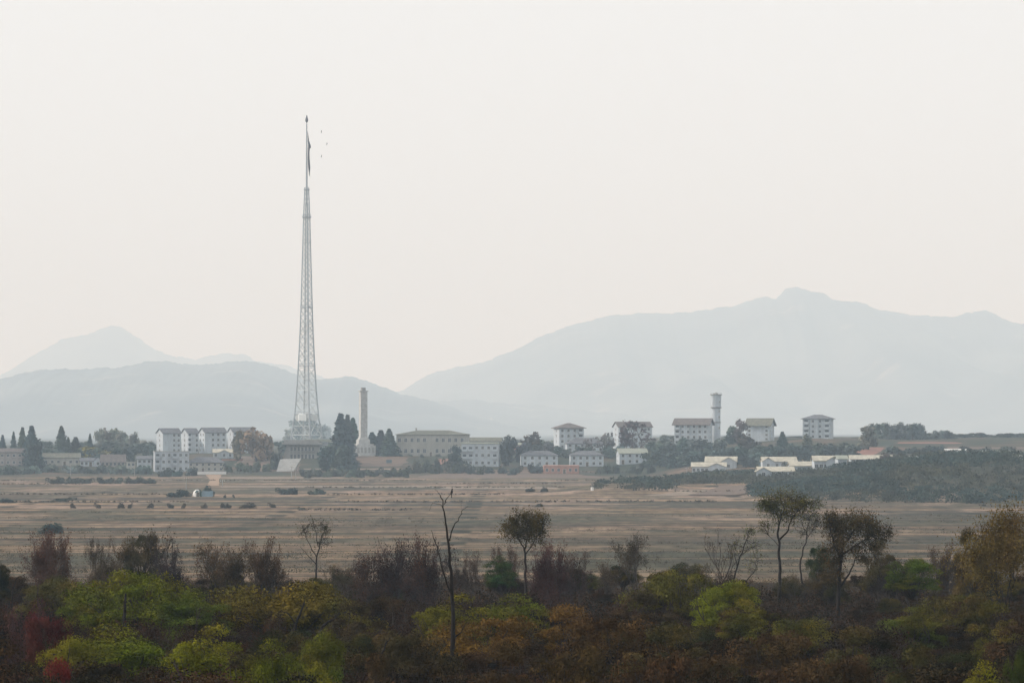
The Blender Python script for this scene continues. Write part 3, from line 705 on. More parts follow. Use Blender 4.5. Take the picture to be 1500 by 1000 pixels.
# ------------------------------------------------------------------ small built things
def low_wall(label, px0, px1, py_top, py_base, mat, t=.4):
    d = D_of((px0 + px1) / 2, py_base); k = mpp(d); x = ((px0 + px1) / 2 - 750) * k; zb = Wp(0, py_base, d).z; w = (px1 - px0) * k / 2; h = (py_base - py_top) * k
    root = thing('wall', label, 'wall', (x, d, zb)); n = max(3, int(w * 2 / 5))
    m = MB(); m.box(-w, w, 0, t, -1.5, h - .12); m.build('panel', mat, root)
    m = MB(); m.box(-w - .1, w + .1, -.08, t + .08, h - .12, h); m.build('coping', M['concrete'], root)
    for i in range(n + 1):
        m = MB(); xx = -w + 2 * w * i / n; m.box(xx - .2, xx + .2, -.12, 0.02, -1.4, h - .13); m.build('pier', mat, root)
low_wall('low sunlit white wall running below the slate roofed house', 275, 331, 690, 694.5, M['plaster'])
low_wall('low pale garden wall behind the small cream roofed house', 326, 356, 671.5, 674.5, M['pink_wall'])
def dome_shelter():
    d = D_of(289, 727); k = mpp(d); x = (289 - 750) * k; root = thing('field_shelter', 'small round white shelter standing alone in the fields by a dark bush', 'shelter', (x, d, gz(x, d)))
    m = MB(); r = 6.5 * k; m.lathe([(r, -.3), (r, r * .45), (r * .93, r * .85), (r * .75, r * 1.2), (r * .45, r * 1.48), (r * .12, r * 1.6)], 20); m.build('dome', M['plaster'], root)
    b = link('door', door_mesh(.9, 1.4), root); b.location = (.3, -r + .04, 0)
    d2 = D_of(304, 728); x = (304 - 750) * mpp(d2); rt = thing('tarpaulin', 'blue grey tarpaulin stretched over poles beside the round white shelter', 'tarpaulin', (x, d2, gz(x, d2)))
    kk = mpp(d2); m = MB(); w = 8 * kk; h = 9.5 * kk
    vs = [(-w, -.5, .2), (w, -.5, .2), (w, 1.2, h), (-w, 1.2, h), (0, -.7, .2), (0, 1.0, h * .93)]
    m.add(vs, [(0, 4, 5, 3), (4, 1, 2, 5)]); o = m.build('sheet', M['blue'], rt); s = o.modifiers.new('t', 'SOLIDIFY'); s.thickness = .03
    for a in (-w, 0, w): m = MB(); m.tube((a, 1.25, -.2), (a, 1.25, h), .05, .05, 5); m.build('pole', M['timber'], rt)
dome_shelter()
def white_tank():
    d = D_of(867.5, 718); x = (867.5 - 750) * mpp(d); root = thing('water_tank', 'small bright white round tank at the tip of the dark scrub patch', 'tank', (x, d, gz(x, d)))
    k = mpp(d); m = MB(); m.lathe([(2.0 * k, -.2), (2.3 * k, 1.0), (2.3 * k, 3.2 * k), (1.2 * k, 4.6 * k), (.3, 5.0 * k)], 16); m.build('body', M['plaster'], root)
    m = MB(); m.lathe([(.35, 4.9 * k), (.35, 5.3 * k)], 10); m.build('lid', M['steel'], root)
white_tank()
def blue_board():
    d = D_of(570, 679); x = (570 - 750) * mpp(d); k = mpp(d); root = thing('board', 'plain blue board on posts on the brown bank right of the monument', 'board', (x, d, gz(x, d)))
    m = MB(); m.box(-4 * k, 4 * k, 0, .1, .4, 6 * k); m.build('panel', M['blue'], root)
    for a in (-3, 3): m = MB(); m.tube((a * k, .16, -.5), (a * k, .16, 5.8 * k), .07, .07, 5); m.build('post', M['timber'], root)
blue_board()
def ramp_monument():
    d = D_of(425, 690); x = (425 - 750) * mpp(d); k = mpp(d); z0 = Wp(0, 690, d).z; root = thing('ramp', 'pale concrete ramp slab on the brown bank below the columned hall', 'ramp', (x, d, z0))
    h = 17 * k; m = MB(); L = 10.0
    vs = [(-20 * k, 0, -1), (6 * k, 0, -1), (15 * k, L, h), (-16 * k, L, h * .92), (-20 * k, 0, 0), (6 * k, 0, .2), (15 * k, L, h + .6), (-16 * k, L, h * .92 + .6)]
    m.add(vs, [(3, 2, 1, 0), (4, 5, 6, 7), (0, 1, 5, 4), (1, 2, 6, 5), (2, 3, 7, 6), (3, 0, 4, 7)]); m.build('slab', M['concrete'], root)
    m = MB(); m.add([(6 * k, -.1, -1), (6.8 * k, -.1, -1), (15.8 * k, L, h + 1.2), (15 * k, L, h + 1.2), (6 * k, .1, .9), (6.8 * k, .1, .9)], [(0, 1, 5, 4), (1, 2, 5), (0, 4, 3), (4, 5, 2, 3)]); m.build('parapet', M['concrete'], root)
ramp_monument()
def pole(px, py0, py1, label):
    d = D_of(px, py1); k = mpp(d); x = (px - 750) * k; root = thing('utility_pole', label, 'pole', (x, d, gz(x, d)), .2, 'thin poles along the village edge'); h = (py1 - py0) * k
    m = MB(); m.tube((0, 0, -.5), (0, 0, h), .17, .11, 7); m.build('post', M['concrete'], root)
    m = MB(); m.box(-.9, .9, -.2, -.1, h - .8, h - .65); m.build('crossarm', M['timber'], root)
    for a in (-.75, 0, .75): m = MB(); m.lathe([(.07, h - .65), (.09, h - .5), (.05, h - .38)], 8, 0, (a, -.15)); m.build('insulator', M['plaster'], root)
for px, a, b, l in ((103.5, 680, 696, 'pale pole on the left hedge below the pale blue house'), (197, 682, 698, 'pale pole below the yellowish gatehouse'), (427, 681, 700, 'tall pale pole below the ramp slab'),
                    (326, 702, 713, 'short dark pole beside the orange path'), (1236, 650, 664, 'pale pole with bright top right of the tallest right block'), (1006, 684, 696, 'pale pole left of the front cream roofed house'),
                    (273, 698, 716, 'thin pole in the field left of the orange path'), (433, 686, 702, 'second pale pole a step right of the tall one below the ramp')):
    pole(px, a, b, l)

# ------------------------------------------------------------------ vegetation: shapes
def leaf_quads(rng, C, N, size, jit=.8):
    """one diamond leaf spray per centre; N gives the way it roughly faces"""
    n = len(C); s = size * np.clip(np.exp(rng.normal(0, .35, (n, 1))), .4, 1.9)
    nn = N + rng.normal(0, jit, (n, 3)); nn /= np.linalg.norm(nn, axis=1, keepdims=True) + 1e-9
    r = rng.normal(0, 1, (n, 3)); u = np.cross(nn, r); u /= np.linalg.norm(u, axis=1, keepdims=True) + 1e-9
    v = np.cross(nn, u)
    V = np.stack([C + u * s * .6, C + v * s * .38 + nn * s * .1, C - u * s * .6, C - v * s * .38 + nn * s * .1], 1).reshape(-1, 3)
    return V, np.arange(4 * n).reshape(-1, 4)
def tubes(segs, sides=3):
    """all branch segments (p0, p1, r0, r1) of a tree as one mesh"""
    S = np.array([[*a, *b, r0, r1] for a, b, r0, r1 in segs]); p0, p1, r0, r1 = S[:, :3], S[:, 3:6], S[:, 6:7], S[:, 7:8]
    d = p1 - p0; d /= np.linalg.norm(d, axis=1, keepdims=True) + 1e-9
    h = np.where(np.abs(d[:, 2:3]) > .9, np.array([[1., 0, 0]]), np.array([[0, 0, 1.]])); a = np.cross(d, h); a /= np.linalg.norm(a, axis=1, keepdims=True) + 1e-9
    b = np.cross(d, a); ring0, ring1 = [], []
    for k in range(sides):
        t = 2 * math.pi * k / sides; o = a * math.cos(t) + b * math.sin(t); ring0.append(p0 + o * r0); ring1.append(p1 + o * r1)
    V = np.stack(ring0 + ring1, 1).reshape(-1, 3); n = len(S); base = (np.arange(n) * 2 * sides)[:, None]
    Fq = np.concatenate([base + np.array([[k, (k + 1) % sides, sides + (k + 1) % sides, sides + k]]) for k in range(sides)], 0)
    return V, Fq
def grow(rng, p, d, L, r, depth, segs, tips, kids=(2, 4), ang=.6, up=.15, wob=.16, shrink=.68):
    n = 3; pts = [p]
    for i in range(n):
        d = d + rng.normal(0, wob, 3); d[2] += up * .4; d = d / np.linalg.norm(d)
        q = pts[-1] + d * L / n; f0, f1 = 1 - .45 * i / n, 1 - .45 * (i + 1) / n
        segs.append((pts[-1], q, r * f0, r * f1)); pts.append(q)
    if depth == 0: tips.append((pts[-1], d)); return
    for c in range(rng.randint(kids[0], kids[1] + 1)):
        t = rng.uniform(.35, 1.0) if c else 1.0; i = min(n - 1, int(t * n)); q = pts[i] + (pts[i + 1] - pts[i]) * (t * n - i)
        s = rng.normal(0, 1, 3); s -= d * s.dot(d); s /= np.linalg.norm(s) + 1e-9; a = ang * rng.uniform(.5, 1.3) * (.6 if c == 0 else 1)
        e = d * math.cos(a) + s * math.sin(a); e[2] += up; e /= np.linalg.norm(e)
        grow(rng, q, e, L * shrink * rng.uniform(.75, 1.2), r * .55 * (1.15 if c == 0 else .9), depth - 1, segs, tips, kids, ang, up, wob, shrink)
PROTO = {}
def proto(key, wood, leaves, wood_mat, leaf_mat, sides=3):
    """normalise to half width 1 and height 1; wood and leaves are (V, F)"""
    allv = np.concatenate([a[0] for a in (wood, leaves) if a is not None]); hgt = np.percentile(allv[:, 2], 99.7); hw = np.percentile(np.abs(allv[:, :2]), 98.5)
    sc = np.array([1 / hw, 1 / hw, 1 / hgt]); out = []
    for a, nm, mt in ((wood, 'trunk', wood_mat), (leaves, 'crown', leaf_mat)):
        out.append(None if a is None else np_mesh(key + '_' + nm, a[0] * sc, a[1], mt))
    PROTO.setdefault(key, []).append((out[0], out[1]))
def p_dome(key, seed, hgt=7.0, hw=4.6, nl=32000, leaf=.105, nclump=42, mat='leaf', stems=4):
    rng = np.random.RandomState(seed); segs, tips = [], []; C, N = [], []
    cl = []
    lob = [(rng.uniform(0, 6.28), rng.uniform(.12, .3)) for _ in range(3)]
    for i in range(nclump):
        a = rng.uniform(0, 6.28); e = math.asin(rng.uniform(-.12, 1)); rr = rng.uniform(.42, .8) * (1 + sum(q * math.cos((k + 1) * a + p) for k, (p, q) in enumerate(lob)) * .55)
        c = np.array([math.cos(a) * math.cos(e) * hw * rr, math.sin(a) * math.cos(e) * hw * rr, hgt * .46 + math.sin(e) * hgt * .46 * rr * (1.25 if e > 0 else .8)]); cl.append((c, rng.uniform(.15, .33) * hw * (.8 + .3 * rng.rand())))
    for i in range(stems):
        b = np.array([rng.uniform(-.4, .4), rng.uniform(-.4, .4), 0.]); a = rng.uniform(0, 6.28)
        grow(rng, b, np.array([math.cos(a) * .45, math.sin(a) * .45, 1.]), hgt * .36, .16, 3, segs, tips, (2, 3), .6, .12)
    for c, r in cl:
        k = int(nl / nclump); v = rng.normal(0, 1, (k, 3)); v[:, 2] = np.abs(v[:, 2]) * rng.choice([1] * 9 + [-.5], k); v /= np.linalg.norm(v, axis=1, keepdims=True)
        q = c + v * np.array([1, 1, .66]) * r * np.where(rng.rand(k, 1) < .08, rng.uniform(1.03, 1.25, (k, 1)), rng.uniform(.35, 1.08, (k, 1)) ** .6); C.append(q); N.append(v + np.array([0, 0, .35]))
        segs.append((np.array([0, 0, hgt * .3]), c, .06, .02))
    C = np.concatenate(C); N = np.concatenate(N); ok = C[:, 2] > .15; proto(key, tubes(segs), leaf_quads(rng, C[ok], N[ok], leaf), M['bark'], M[mat])
def p_twig(key, seed, hgt=7.0, stems=5, depth=5, leaves=1400, leaf=.13, spread=.5, up=.12, kids=(2, 3), ang=.55, lm='leaf_brown', r0=.1, first=.34, shrink=.7, wm='twig'):
    rng = np.random.RandomState(seed); segs, tips = [], []
    for i in range(stems):
        a = rng.uniform(0, 6.28); b = np.array([math.cos(a) * .5 * rng.rand(), math.sin(a) * .5 * rng.rand(), -.1]) if stems > 1 else np.array([0, 0, -.1])
        s = spread * rng.uniform(.4, 1.2); grow(rng, b, np.array([math.cos(a) * s, math.sin(a) * s, 1.]), hgt * first, r0, depth, segs, tips, kids, ang, up, .17, shrink)
    segs = [(a, b, max(x, .011), max(y, .009)) for a, b, x, y in segs]
    lv = None
    if leaves:
        T = np.array([t[0] for t in tips]); k = rng.randint(0, len(T), leaves); C = T[k] + rng.normal(0, .22, (leaves, 3)); lv = leaf_quads(rng, C, np.tile([0, 0, .6], (leaves, 1)), leaf)
    proto(key, tubes(segs), lv, M[wm], M[lm])
def p_open(key, seed, hgt=10.0, fork=.45, leaves=2600, leaf=.2, ang=.5, sig=.35, depth=4, up=.15, lm='leaf', flat=1.0):
    rng = np.random.RandomState(seed); segs, tips = [], []; p = np.array([0., 0, -.2]); d = np.array([0, 0, 1.]); n = 7
    for i in range(n):
        d = d + rng.normal(0, .07, 3); d[2] = 1; d /= np.linalg.norm(d); q = p + d * hgt * fork / n; segs.append((p, q, .17 * (1 - .05 * i), .17 * (1 - .05 * (i + 1)))); p = q
    for i in range(4):
        a = i * 1.57 + rng.uniform(-.5, .5); s = rng.uniform(.35, .8); grow(rng, p, np.array([math.cos(a) * s, math.sin(a) * s, 1.]), hgt * (1 - fork) * .42, .085, depth, segs, tips, (2, 3), ang, up, .15, .68)
    segs = [(a, b, max(x, .014), max(y, .011)) for a, b, x, y in segs]
    T = np.array([t[0] for t in tips]); k = rng.randint(0, len(T), leaves); C = T[k] + rng.normal(0, sig, (leaves, 3)) * np.array([1, 1, flat])
    proto(key, tubes(segs, 4), leaf_quads(rng, C, np.tile([0, 0, .8], (leaves, 1)), leaf), M['bark_dark'], M[lm])
def p_far(key, seed, nl=900, leaf=.75, nclump=12, hgt=8.0, hw=4.5, low=.12):
    rng = np.random.RandomState(seed); C, N, segs = [], [], []
    for i in range(nclump):
        a = rng.uniform(0, 6.28); z = rng.uniform(low, .85); rad = hw * .72 * math.sqrt(max(.05, 1 - (z * 1.05) ** 2)) * rng.uniform(.4, 1); c = np.array([math.cos(a) * rad, math.sin(a) * rad, z * hgt]); r = rng.uniform(.25, .42) * hw
        k = nl // nclump; v = rng.normal(0, 1, (k, 3)); v /= np.linalg.norm(v, axis=1, keepdims=True); C.append(c + v * r * rng.uniform(.4, 1.05, (k, 1))); N.append(v + [0, 0, .3]); segs.append((np.array([0, 0, hgt * .15]), c, .12, .05))
    segs.append((np.array([0, 0, -.6]), np.array([0, 0, hgt * .55]), .28, .14))
    C = np.concatenate(C); N = np.concatenate(N); C[:, 2] = np.maximum(C[:, 2], .1); proto(key, tubes(segs, 5), leaf_quads(rng, C, N, leaf), M['bark'], M['leaf_far'])
def p_conifer(key, seed, hgt=14.0, hw=2.6, nl=3000, leaf=.46):
    rng = np.random.RandomState(seed); z = rng.uniform(.04, 1, nl) ** 1.3; a = rng.uniform(0, 6.28, nl); tier = .78 + .26 * np.sin(z * 38 + rng.uniform(0, 1.4, nl) + 2 * np.sin(a * 2)); rad = hw * ((1 - z) ** .85) * tier * np.sqrt(rng.uniform(.25, 1, nl)) * (1 + .16 * np.sin(a * 3 + z * 9)) + .08
    C = np.stack([np.cos(a) * rad, np.sin(a) * rad, z * hgt - rad * .22], 1); C[:, 2] = np.maximum(C[:, 2], .2); N = np.stack([np.cos(a), np.sin(a), np.full(nl, .5)], 1)
    proto(key, tubes([(np.array([0, 0, -.6]), np.array([0, 0, hgt * .97]), .26, .04)], 6), leaf_quads(rng, C, N, leaf, .6), M['bark'], M['leaf_far'])
for s in (1, 2, 3, 6): p_dome('dome', s, hw=5.4)
for s in (7, 8, 9): p_dome('dome_tall', s, 10.5, 4.6, 34000, .11, 60)
for s in (4, 5): p_dome('loose', s, 6.5, 4.4, 20000, .105, 30, 'leaf_brown', 6)
for s in (11, 12, 13): p_twig('twiggy', s, leaves=6000, leaf=.095, r0=.12)
for s in (14, 15): p_twig('thick_twiggy', s, 6.0, 12, 5, 12000, .10, .55, .1, r0=.13)
for s in (16, 17): p_twig('bare_upright', s, 7.5, 4, 4, 260, .14, .3, .3, (2, 3), .42)
p_open('open_round', 21, 10, .40, 4200, .2, .7, .42, 4, .06)
p_open('open_sparse', 22, 9, .34, 700, .16, .45, .28, 4, .25)
p_open('umbrella', 23, 13, .62, 6500, .15, .8, .62, 4, .02, 'leaf', .6)
p_open('heavy', 24, 10, .26, 24000, .13, .65, .75, 4, .12, 'leaf_brown')
p_open('heavy', 25, 10, .24, 26000, .13, .65, .8, 4, .1, 'leaf_brown')
for s in (31, 32, 33, 34): p_far('far_tree', s)
for s in (35, 36): p_far('far_bush', s, 420, .7, 8, 3.0, 3.4, .1)
for s in (37, 38, 39): p_conifer('conifer', s)
for s in (40, 41): p_twig('far_bare', s, 9, 3, 4, 500, .5, .4, .15, (2, 3), .55, 'leaf_far', .2)

COUNT = {}
KIND = {'twiggy': 'bare_tree', 'thick_twiggy': 'brushy_tree', 'dome': 'leafy_tree', 'dome_tall': 'leafy_tree', 'loose': 'autumn_tree', 'far_tree': 'broadleaf_tree', 'far_bare': 'bare_tree', 'bare_upright': 'bare_tree'}
def plant(key, name, label, cat, x, y, hgt, width, color, rot=None, group=None, rng=random, wood=None, z=None, v=None):
    k = COUNT.get(key, 0); COUNT[key] = k + 1; wm, lm = PROTO[key][(k if v is None else v) % len(PROTO[key])]
    if name == 'tree': name = KIND.get(key, name)
    root = thing(name, label, cat, (x, y, gz(x, y) if z is None else z), rng.uniform(0, 6.28) if rot is None else rot, group, (width / 2, width / 2, hgt))
    t = link('trunk', wm, root); t.color = (*(wood or (.05, .04, .033)), 1)
    if lm is not None: c = link('crown', lm, root); c.color = (*color, 1)
    return root
def at_px(px, top, d, w, key, name, label, cat, color, **kw):
    """plant whose top reaches photo row `top` when it stands d * K metres out"""
    d *= K
    x = (px - 750) * mpp(d); zb = gz(x, d)
    if key == 'dome' and Wp(0, top, d).z - zb > .85 * w * mpp(d): key = 'dome_tall'
    return plant(key, name, label, cat, x, d, max(.6, Wp(0, top, d).z - zb), w * mpp(d), color, **kw)
GREEN, YGREEN, OLIVE, BROWN = (.100, .122, .010), (.150, .155, .010), (.085, .075, .014), (.017, .011, .008)
RUST, MAROON, PURPLE, DGREEN = (.12, .05, .02), (.055, .026, .026), (.035, .028, .032), (.028, .045, .02)
ORANGE, RED, GREY, TEAL = (.12, .075, .02), (.17, .025, .02), (.06, .052, .045), (.035, .055, .05)
PT = 'trees standing singly at the field edge'
# ------------------------------------------------------------------ trees at the near edge of the fields
HERO = [  # px, top, d, width px, shape, colour, wood colour, label, name, category
 (1203, 800, 610, 44, 'loose', DGREEN, None, 'dark green ivy-like clump around the wavy tree', 'shrub', 'shrub'),
 (1472, 736, 500, 150, 'heavy', (.11, .08, .018), None, 'big yellow brown autumn tree at the right edge', 'tree', 'tree'),
 (1425, 775, 520, 60, 'loose', (.075, .06, .02), None, 'smaller yellow brown shrub leaning against the big right edge tree', 'shrub', 'shrub'),
 (1060, 775, 640, 66, 'bare_upright', (.06, .05, .03), (.04, .032, .026), 'bare upright tree left of the slanting green tipped tree', 'tree', 'tree'),
 (932, 782, 640, 84, 'twiggy', (.055, .05, .035), (.06, .05, .042), 'grey twiggy tree with greenish heart standing alone before the stubble', 'tree', 'tree'),
 (76, 776, 600, 86, 'thick_twiggy', (.085, .045, .035), (.065, .042, .036), 'russet bare tree below the teal field bush', 'tree', 'tree'),
 (205, 782, 600, 62, 'loose', (.045, .045, .025), None, 'dark leafy tree with ragged top left of the fine twigged one', 'tree', 'tree'),
 (246, 772, 590, 60, 'bare_upright', (.05, .045, .03), (.045, .036, .032), 'tall fine twigged tree rising from dark purple scrub', 'tree', 'tree'),
 (250, 806, 560, 62, 'thick_twiggy', PURPLE, (.035, .028, .03), 'dark purple brushy tree under the fine twigged one', 'tree', 'tree'),
 (325, 796, 590, 96, 'thick_twiggy', (.075, .052, .03), (.05, .038, .03), 'wide brown brushy tree, left half of the pair before the stubble', 'tree', 'tree'),
 (388, 788, 590, 78, 'thick_twiggy', (.07, .045, .028), (.045, .035, .03), 'brown brushy tree with taller right shoulder, right half of the pair', 'tree', 'tree'),
 (140, 785, 640, 42, 'twiggy', (.05, .042, .03), (.045, .036, .03), 'small twiggy tree between the russet and the dark leafy trees', 'tree', 'tree'),
 (-2, 814, 520, 48, 'dome', (.016, .022, .016), None, 'nearly black bush cut by the left edge', 'bush', 'bush'),
 (572, 792, 540, 92, 'thick_twiggy', PURPLE, (.032, .027, .03), 'wide dark purple bare thicket tree left of the tall dead tree', 'tree', 'tree'),
 (622, 786, 530, 96, 'thick_twiggy', (.04, .03, .032), (.036, .029, .031), 'dark purple bare tree touching the tall dead trunk', 'tree', 'tree'),
 (540, 812, 520, 70, 'twiggy', (.045, .032, .03), (.036, .03, .03), 'lower purplish tree on the left flank of the dark thicket', 'tree', 'tree'),
 (690, 806, 560, 42, 'twiggy', (.055, .042, .036), (.045, .035, .032), 'small grey brown bush right of the tall dead trunk', 'bush', 'bush'),
 (735, 815, 590, 54, 'dome', (.03, .065, .022), None, 'rounded deep green shrub left of the slim round crowned tree', 'shrub', 'shrub'),
 (740, 796, 610, 54, 'twiggy', (.07, .045, .036), (.05, .036, .03), 'reddish brown dead topped bush behind the deep green shrub', 'bush', 'bush'),
 (806, 794, 550, 74, 'thick_twiggy', MAROON, (.042, .026, .026), 'maroon bare thicket tree under the slim round crowned tree', 'tree', 'tree'),
 (845, 806, 570, 50, 'twiggy', (.05, .035, .035), (.042, .032, .032), 'greyish bare bush right of the maroon thicket tree', 'bush', 'bush'),
 (1335, 818, 560, 74, 'dome', (.075, .11, .014), None, 'rounded mid green bush right of the dense dark olive tree', 'bush', 'bush'),
 (1385, 796, 600, 70, 'thick_twiggy', GREY, (.06, .05, .045), 'grey twiggy thicket left of the yellow brown tree', 'bush', 'bush'),
 (1290, 806, 590, 56, 'twiggy', (.055, .045, .03), (.05, .04, .034), 'brown twiggy bush under the dense dark olive tree', 'bush', 'bush'),
 (1300, 792, 580, 74, 'loose', (.062, .052, .022), None, 'olive brown ragged shrub below the right side of the dense dark olive tree', 'shrub', 'shrub'),
 (1215, 836, 570, 56, 'loose', (.05, .05, .022), None, 'low olive shrub at the foot of the dense dark olive tree', 'shrub', 'shrub'),
 (1160, 838, 590, 58, 'twiggy', (.06, .055, .03), (.05, .042, .032), 'low twiggy bush at the foot of the umbrella tree', 'bush', 'bush'),
 (1020, 826, 600, 66, 'twiggy', (.06, .06, .034), (.05, .042, .034), 'low grey green bush left of the bare upright tree', 'bush', 'bush'),
 (885, 822, 600, 64, 'twiggy', (.075, .058, .04), (.055, .045, .036), 'pale brown twiggy bush left of the grey twiggy tree', 'bush', 'bush'),
 (500, 824, 600, 60, 'twiggy', (.06, .056, .034), (.05, .042, .034), 'low bush right of the thin sparse tree', 'bush', 'bush'),
 (160, 815, 580, 70, 'thick_twiggy', (.07, .055, .036), (.055, .044, .035), 'brown bush between the russet and dark leafy trees', 'bush', 'bush'),
 # middle row
 (215, 838, 430, 168, 'dome', GREEN, None, 'broad bright green domed tree with dark snag in front', 'tree', 'tree'),
 (140, 852, 440, 100, 'dome', (.092, .115, .014), None, 'green tree on the left shoulder of the broad green dome', 'tree', 'tree'),
 (278, 866, 425, 100, 'dome', (.085, .12, .014), None, 'green tree on the right shoulder of the broad green dome', 'tree', 'tree'),
 (80, 846, 450, 96, 'dome', (.07, .068, .026), None, 'dull olive tree left of the broad green dome', 'tree', 'tree'),
 (425, 852, 430, 190, 'dome', (.105, .092, .016), None, 'large olive brown domed tree with dark slanting limbs showing', 'tree', 'tree'),
 (500, 880, 410, 100, 'loose', (.075, .055, .025), None, 'brownish tree on the right flank of the large olive dome', 'tree', 'tree'),
 (655, 872, 400, 120, 'dome', (.115, .115, .012), None, 'yellowish green tree left of the tall dead trunk', 'tree', 'tree'),
 (748, 872, 402, 124, 'dome', (.09, .105, .012), None, 'green tree right of the tall dead trunk', 'tree', 'tree'),
 (700, 905, 385, 150, 'loose', (.14, .08, .014), None, 'orange brown tree straddling the foot of the green pair', 'tree', 'tree'),
 (832, 886, 385, 130, 'loose', (.135, .08, .014), None, 'orange tipped olive tree right of the green pair', 'tree', 'tree'),
 (1062, 852, 440, 88, 'dome', (.15, .17, .012), None, 'small bright yellow green tree under the slanting tree', 'tree', 'tree'),
 (1100, 880, 425, 84, 'dome', (.10, .105, .014), None, 'olive green tree on the right side of the small bright one', 'tree', 'tree'),
 (985, 838, 450, 130, 'loose', (.095, .09, .016), None, 'olive tree below the grey twiggy one', 'tree', 'tree'),
 (915, 868, 430, 120, 'loose', (.055, .042, .02), None, 'dark brown olive tree left of the olive one', 'tree', 'tree'),
 (1180, 905, 420, 120, 'dome', (.085, .085, .015), None, 'low olive tree below the umbrella tree', 'tree', 'tree'),
 # near row
 (185, 918, 330, 170, 'dome', (.105, .140, .011), None, 'fresh green tree spreading below the broad green dome', 'tree', 'tree'),
 (110, 935, 325, 100, 'dome', (.13, .135, .012), None, 'yellow green tree at the left of the fresh green one', 'tree', 'tree'),
 (290, 918, 320, 126, 'dome', YGREEN, None, 'yellow green tree right of the fresh green one', 'tree', 'tree'),
 (395, 940, 300, 104, 'dome', (.125, .145, .010), None, 'green and gold tree below the large olive dome', 'tree', 'tree'),
 (466, 926, 312, 72, 'dome', (.095, .13, .018), None, 'small light green tree right of the green and gold one', 'tree', 'tree'),
 (465, 972, 272, 108, 'dome', (.115, .13, .012), None, 'green tree along the bottom below the small light green one', 'tree', 'tree'),
 (48, 882, 350, 110, 'thick_twiggy', (.06, .03, .032), (.045, .028, .03), 'purple brown bare tree near the left edge', 'tree', 'tree'),
 (75, 900, 335, 70, 'loose', (.09, .022, .024), None, 'dark red leaved tree below the olive one', 'tree', 'tree'),
 (75, 968, 285, 80, 'loose', RED, None, 'bright red leaved shrub low at the left', 'shrub', 'shrub'),
 (905, 902, 345, 150, 'loose', (.075, .048, .016), None, 'rusty brown rounded tree right of the orange tipped one', 'tree', 'tree'),
 (1010, 915, 335, 150, 'loose', (.062, .055, .018), None, 'brownish olive rounded tree below the olive one', 'tree', 'tree'),
 (1125, 928, 330, 140, 'loose', (.07, .045, .018), None, 'russet brown rounded tree below the olive green one', 'tree', 'tree'),
 (1240, 918, 345, 140, 'loose', (.055, .058, .018), None, 'dull olive rounded tree below the low olive one', 'tree', 'tree'),
 (955, 958, 285, 130, 'loose', (.06, .036, .016), None, 'dark rust tree along the bottom between two browner trees', 'tree', 'tree'),
 (1070, 962, 282, 140, 'loose', (.052, .042, .017), None, 'dark brown olive tree along the bottom below the russet one', 'tree', 'tree'),
 (1200, 964, 280, 140, 'loose', (.066, .042, .018), None, 'brown tree along the bottom left of the dull green one', 'tree', 'tree'),
 (1325, 945, 300, 130, 'loose', (.052, .055, .017), None, 'muted green brown tree along the bottom left of the lime bush', 'tree', 'tree'),
 (830, 950, 292, 120, 'loose', (.075, .05, .016), None, 'golden brown tree along the bottom left of the leaning trunk', 'tree', 'tree'),
 (735, 945, 300, 120, 'loose', (.07, .046, .016), None, 'orange brown tree along the bottom right of the tall dead trunk', 'tree', 'tree'),
 (600, 925, 335, 120, 'loose', (.058, .045, .018), None, 'brown olive tree left of the tall dead trunk base', 'tree', 'tree'),
 (540, 958, 290, 100, 'loose', (.066, .044, .018), None, 'reddish brown tree along the bottom right of the green one', 'tree', 'tree'),
 (1440, 974, 270, 92, 'dome', (.17, .20, .012), None, 'bright lime green bush along the bottom right', 'bush', 'bush'),
 (1490, 952, 262, 40, 'dome', (.03, .07, .015), None, 'deep green bush in the bottom right corner', 'bush', 'bush'),
 (1390, 870, 440, 100, 'loose', (.08, .078, .016), None, 'dull olive tree below the grey twiggy thicket', 'tree', 'tree'),
 (1330, 890, 420, 90, 'dome', (.075, .095, .016), None, 'dull green tree below the rounded mid green bush', 'tree', 'tree'),
 (1470, 882, 400, 92, 'loose', (.095, .09, .014), None, 'olive yellow shrub at the foot of the big right edge tree', 'shrub', 'shrub'),
]
rh = random.Random(5)
for (px, top, d, w, key, colr, wood, label, nm, cat) in HERO:
    if key in ('dome', 'loose') and d < 480: w *= 1.1; colr = (colr[0] * .80, colr[1] * .80, colr[2] * .8)
    at_px(px, top, d, w, key, nm, label, cat, colr, rng=rh, wood=wood)

# tall dead tree and broken snags: bent trunks with their own limbs
def snag(label, d, limbs, group=None, thin=.8, cat='dead tree', name='dead_tree'):
    d *= K; thin *= K; x0 = (limbs[0][0][0] - 750) * mpp(d); zb = gz(x0, d); root = thing(name, label, cat, (x0, d, zb), 0, group); rng = np.random.RandomState(int(limbs[0][0][0]))
    for i, limb in enumerate(limbs):
        segs = []; P = []
        for (px, py, r) in limb: w = Wp(px, py, d); P.append((np.array([w.x - x0, rng.uniform(-.3, .3) * K if i else 0, w.z - zb]), r * thin))
        for (a, ra), (b, rb) in zip(P[:-1], P[1:]):
            n = 3; prev = a
            for q in range(1, n + 1):
                t = q / n; c = a + (b - a) * t + (rng.normal(0, .035 * K, 3) if q < n else 0); segs.append((prev, c, ra + (rb - ra) * (q - 1) / n, ra + (rb - ra) * t)); prev = c
        if i == 0: segs.insert(0, (np.array([0, 0, -.5]), P[0][0], P[0][1] * 1.2, P[0][1]))
        V, Fq = tubes(segs, 6); link('trunk' if i == 0 else 'limb', np_mesh('dead_limb', V, Fq, M['bark_dark'], True), root)
base = lambda d: 632 + H * F / d
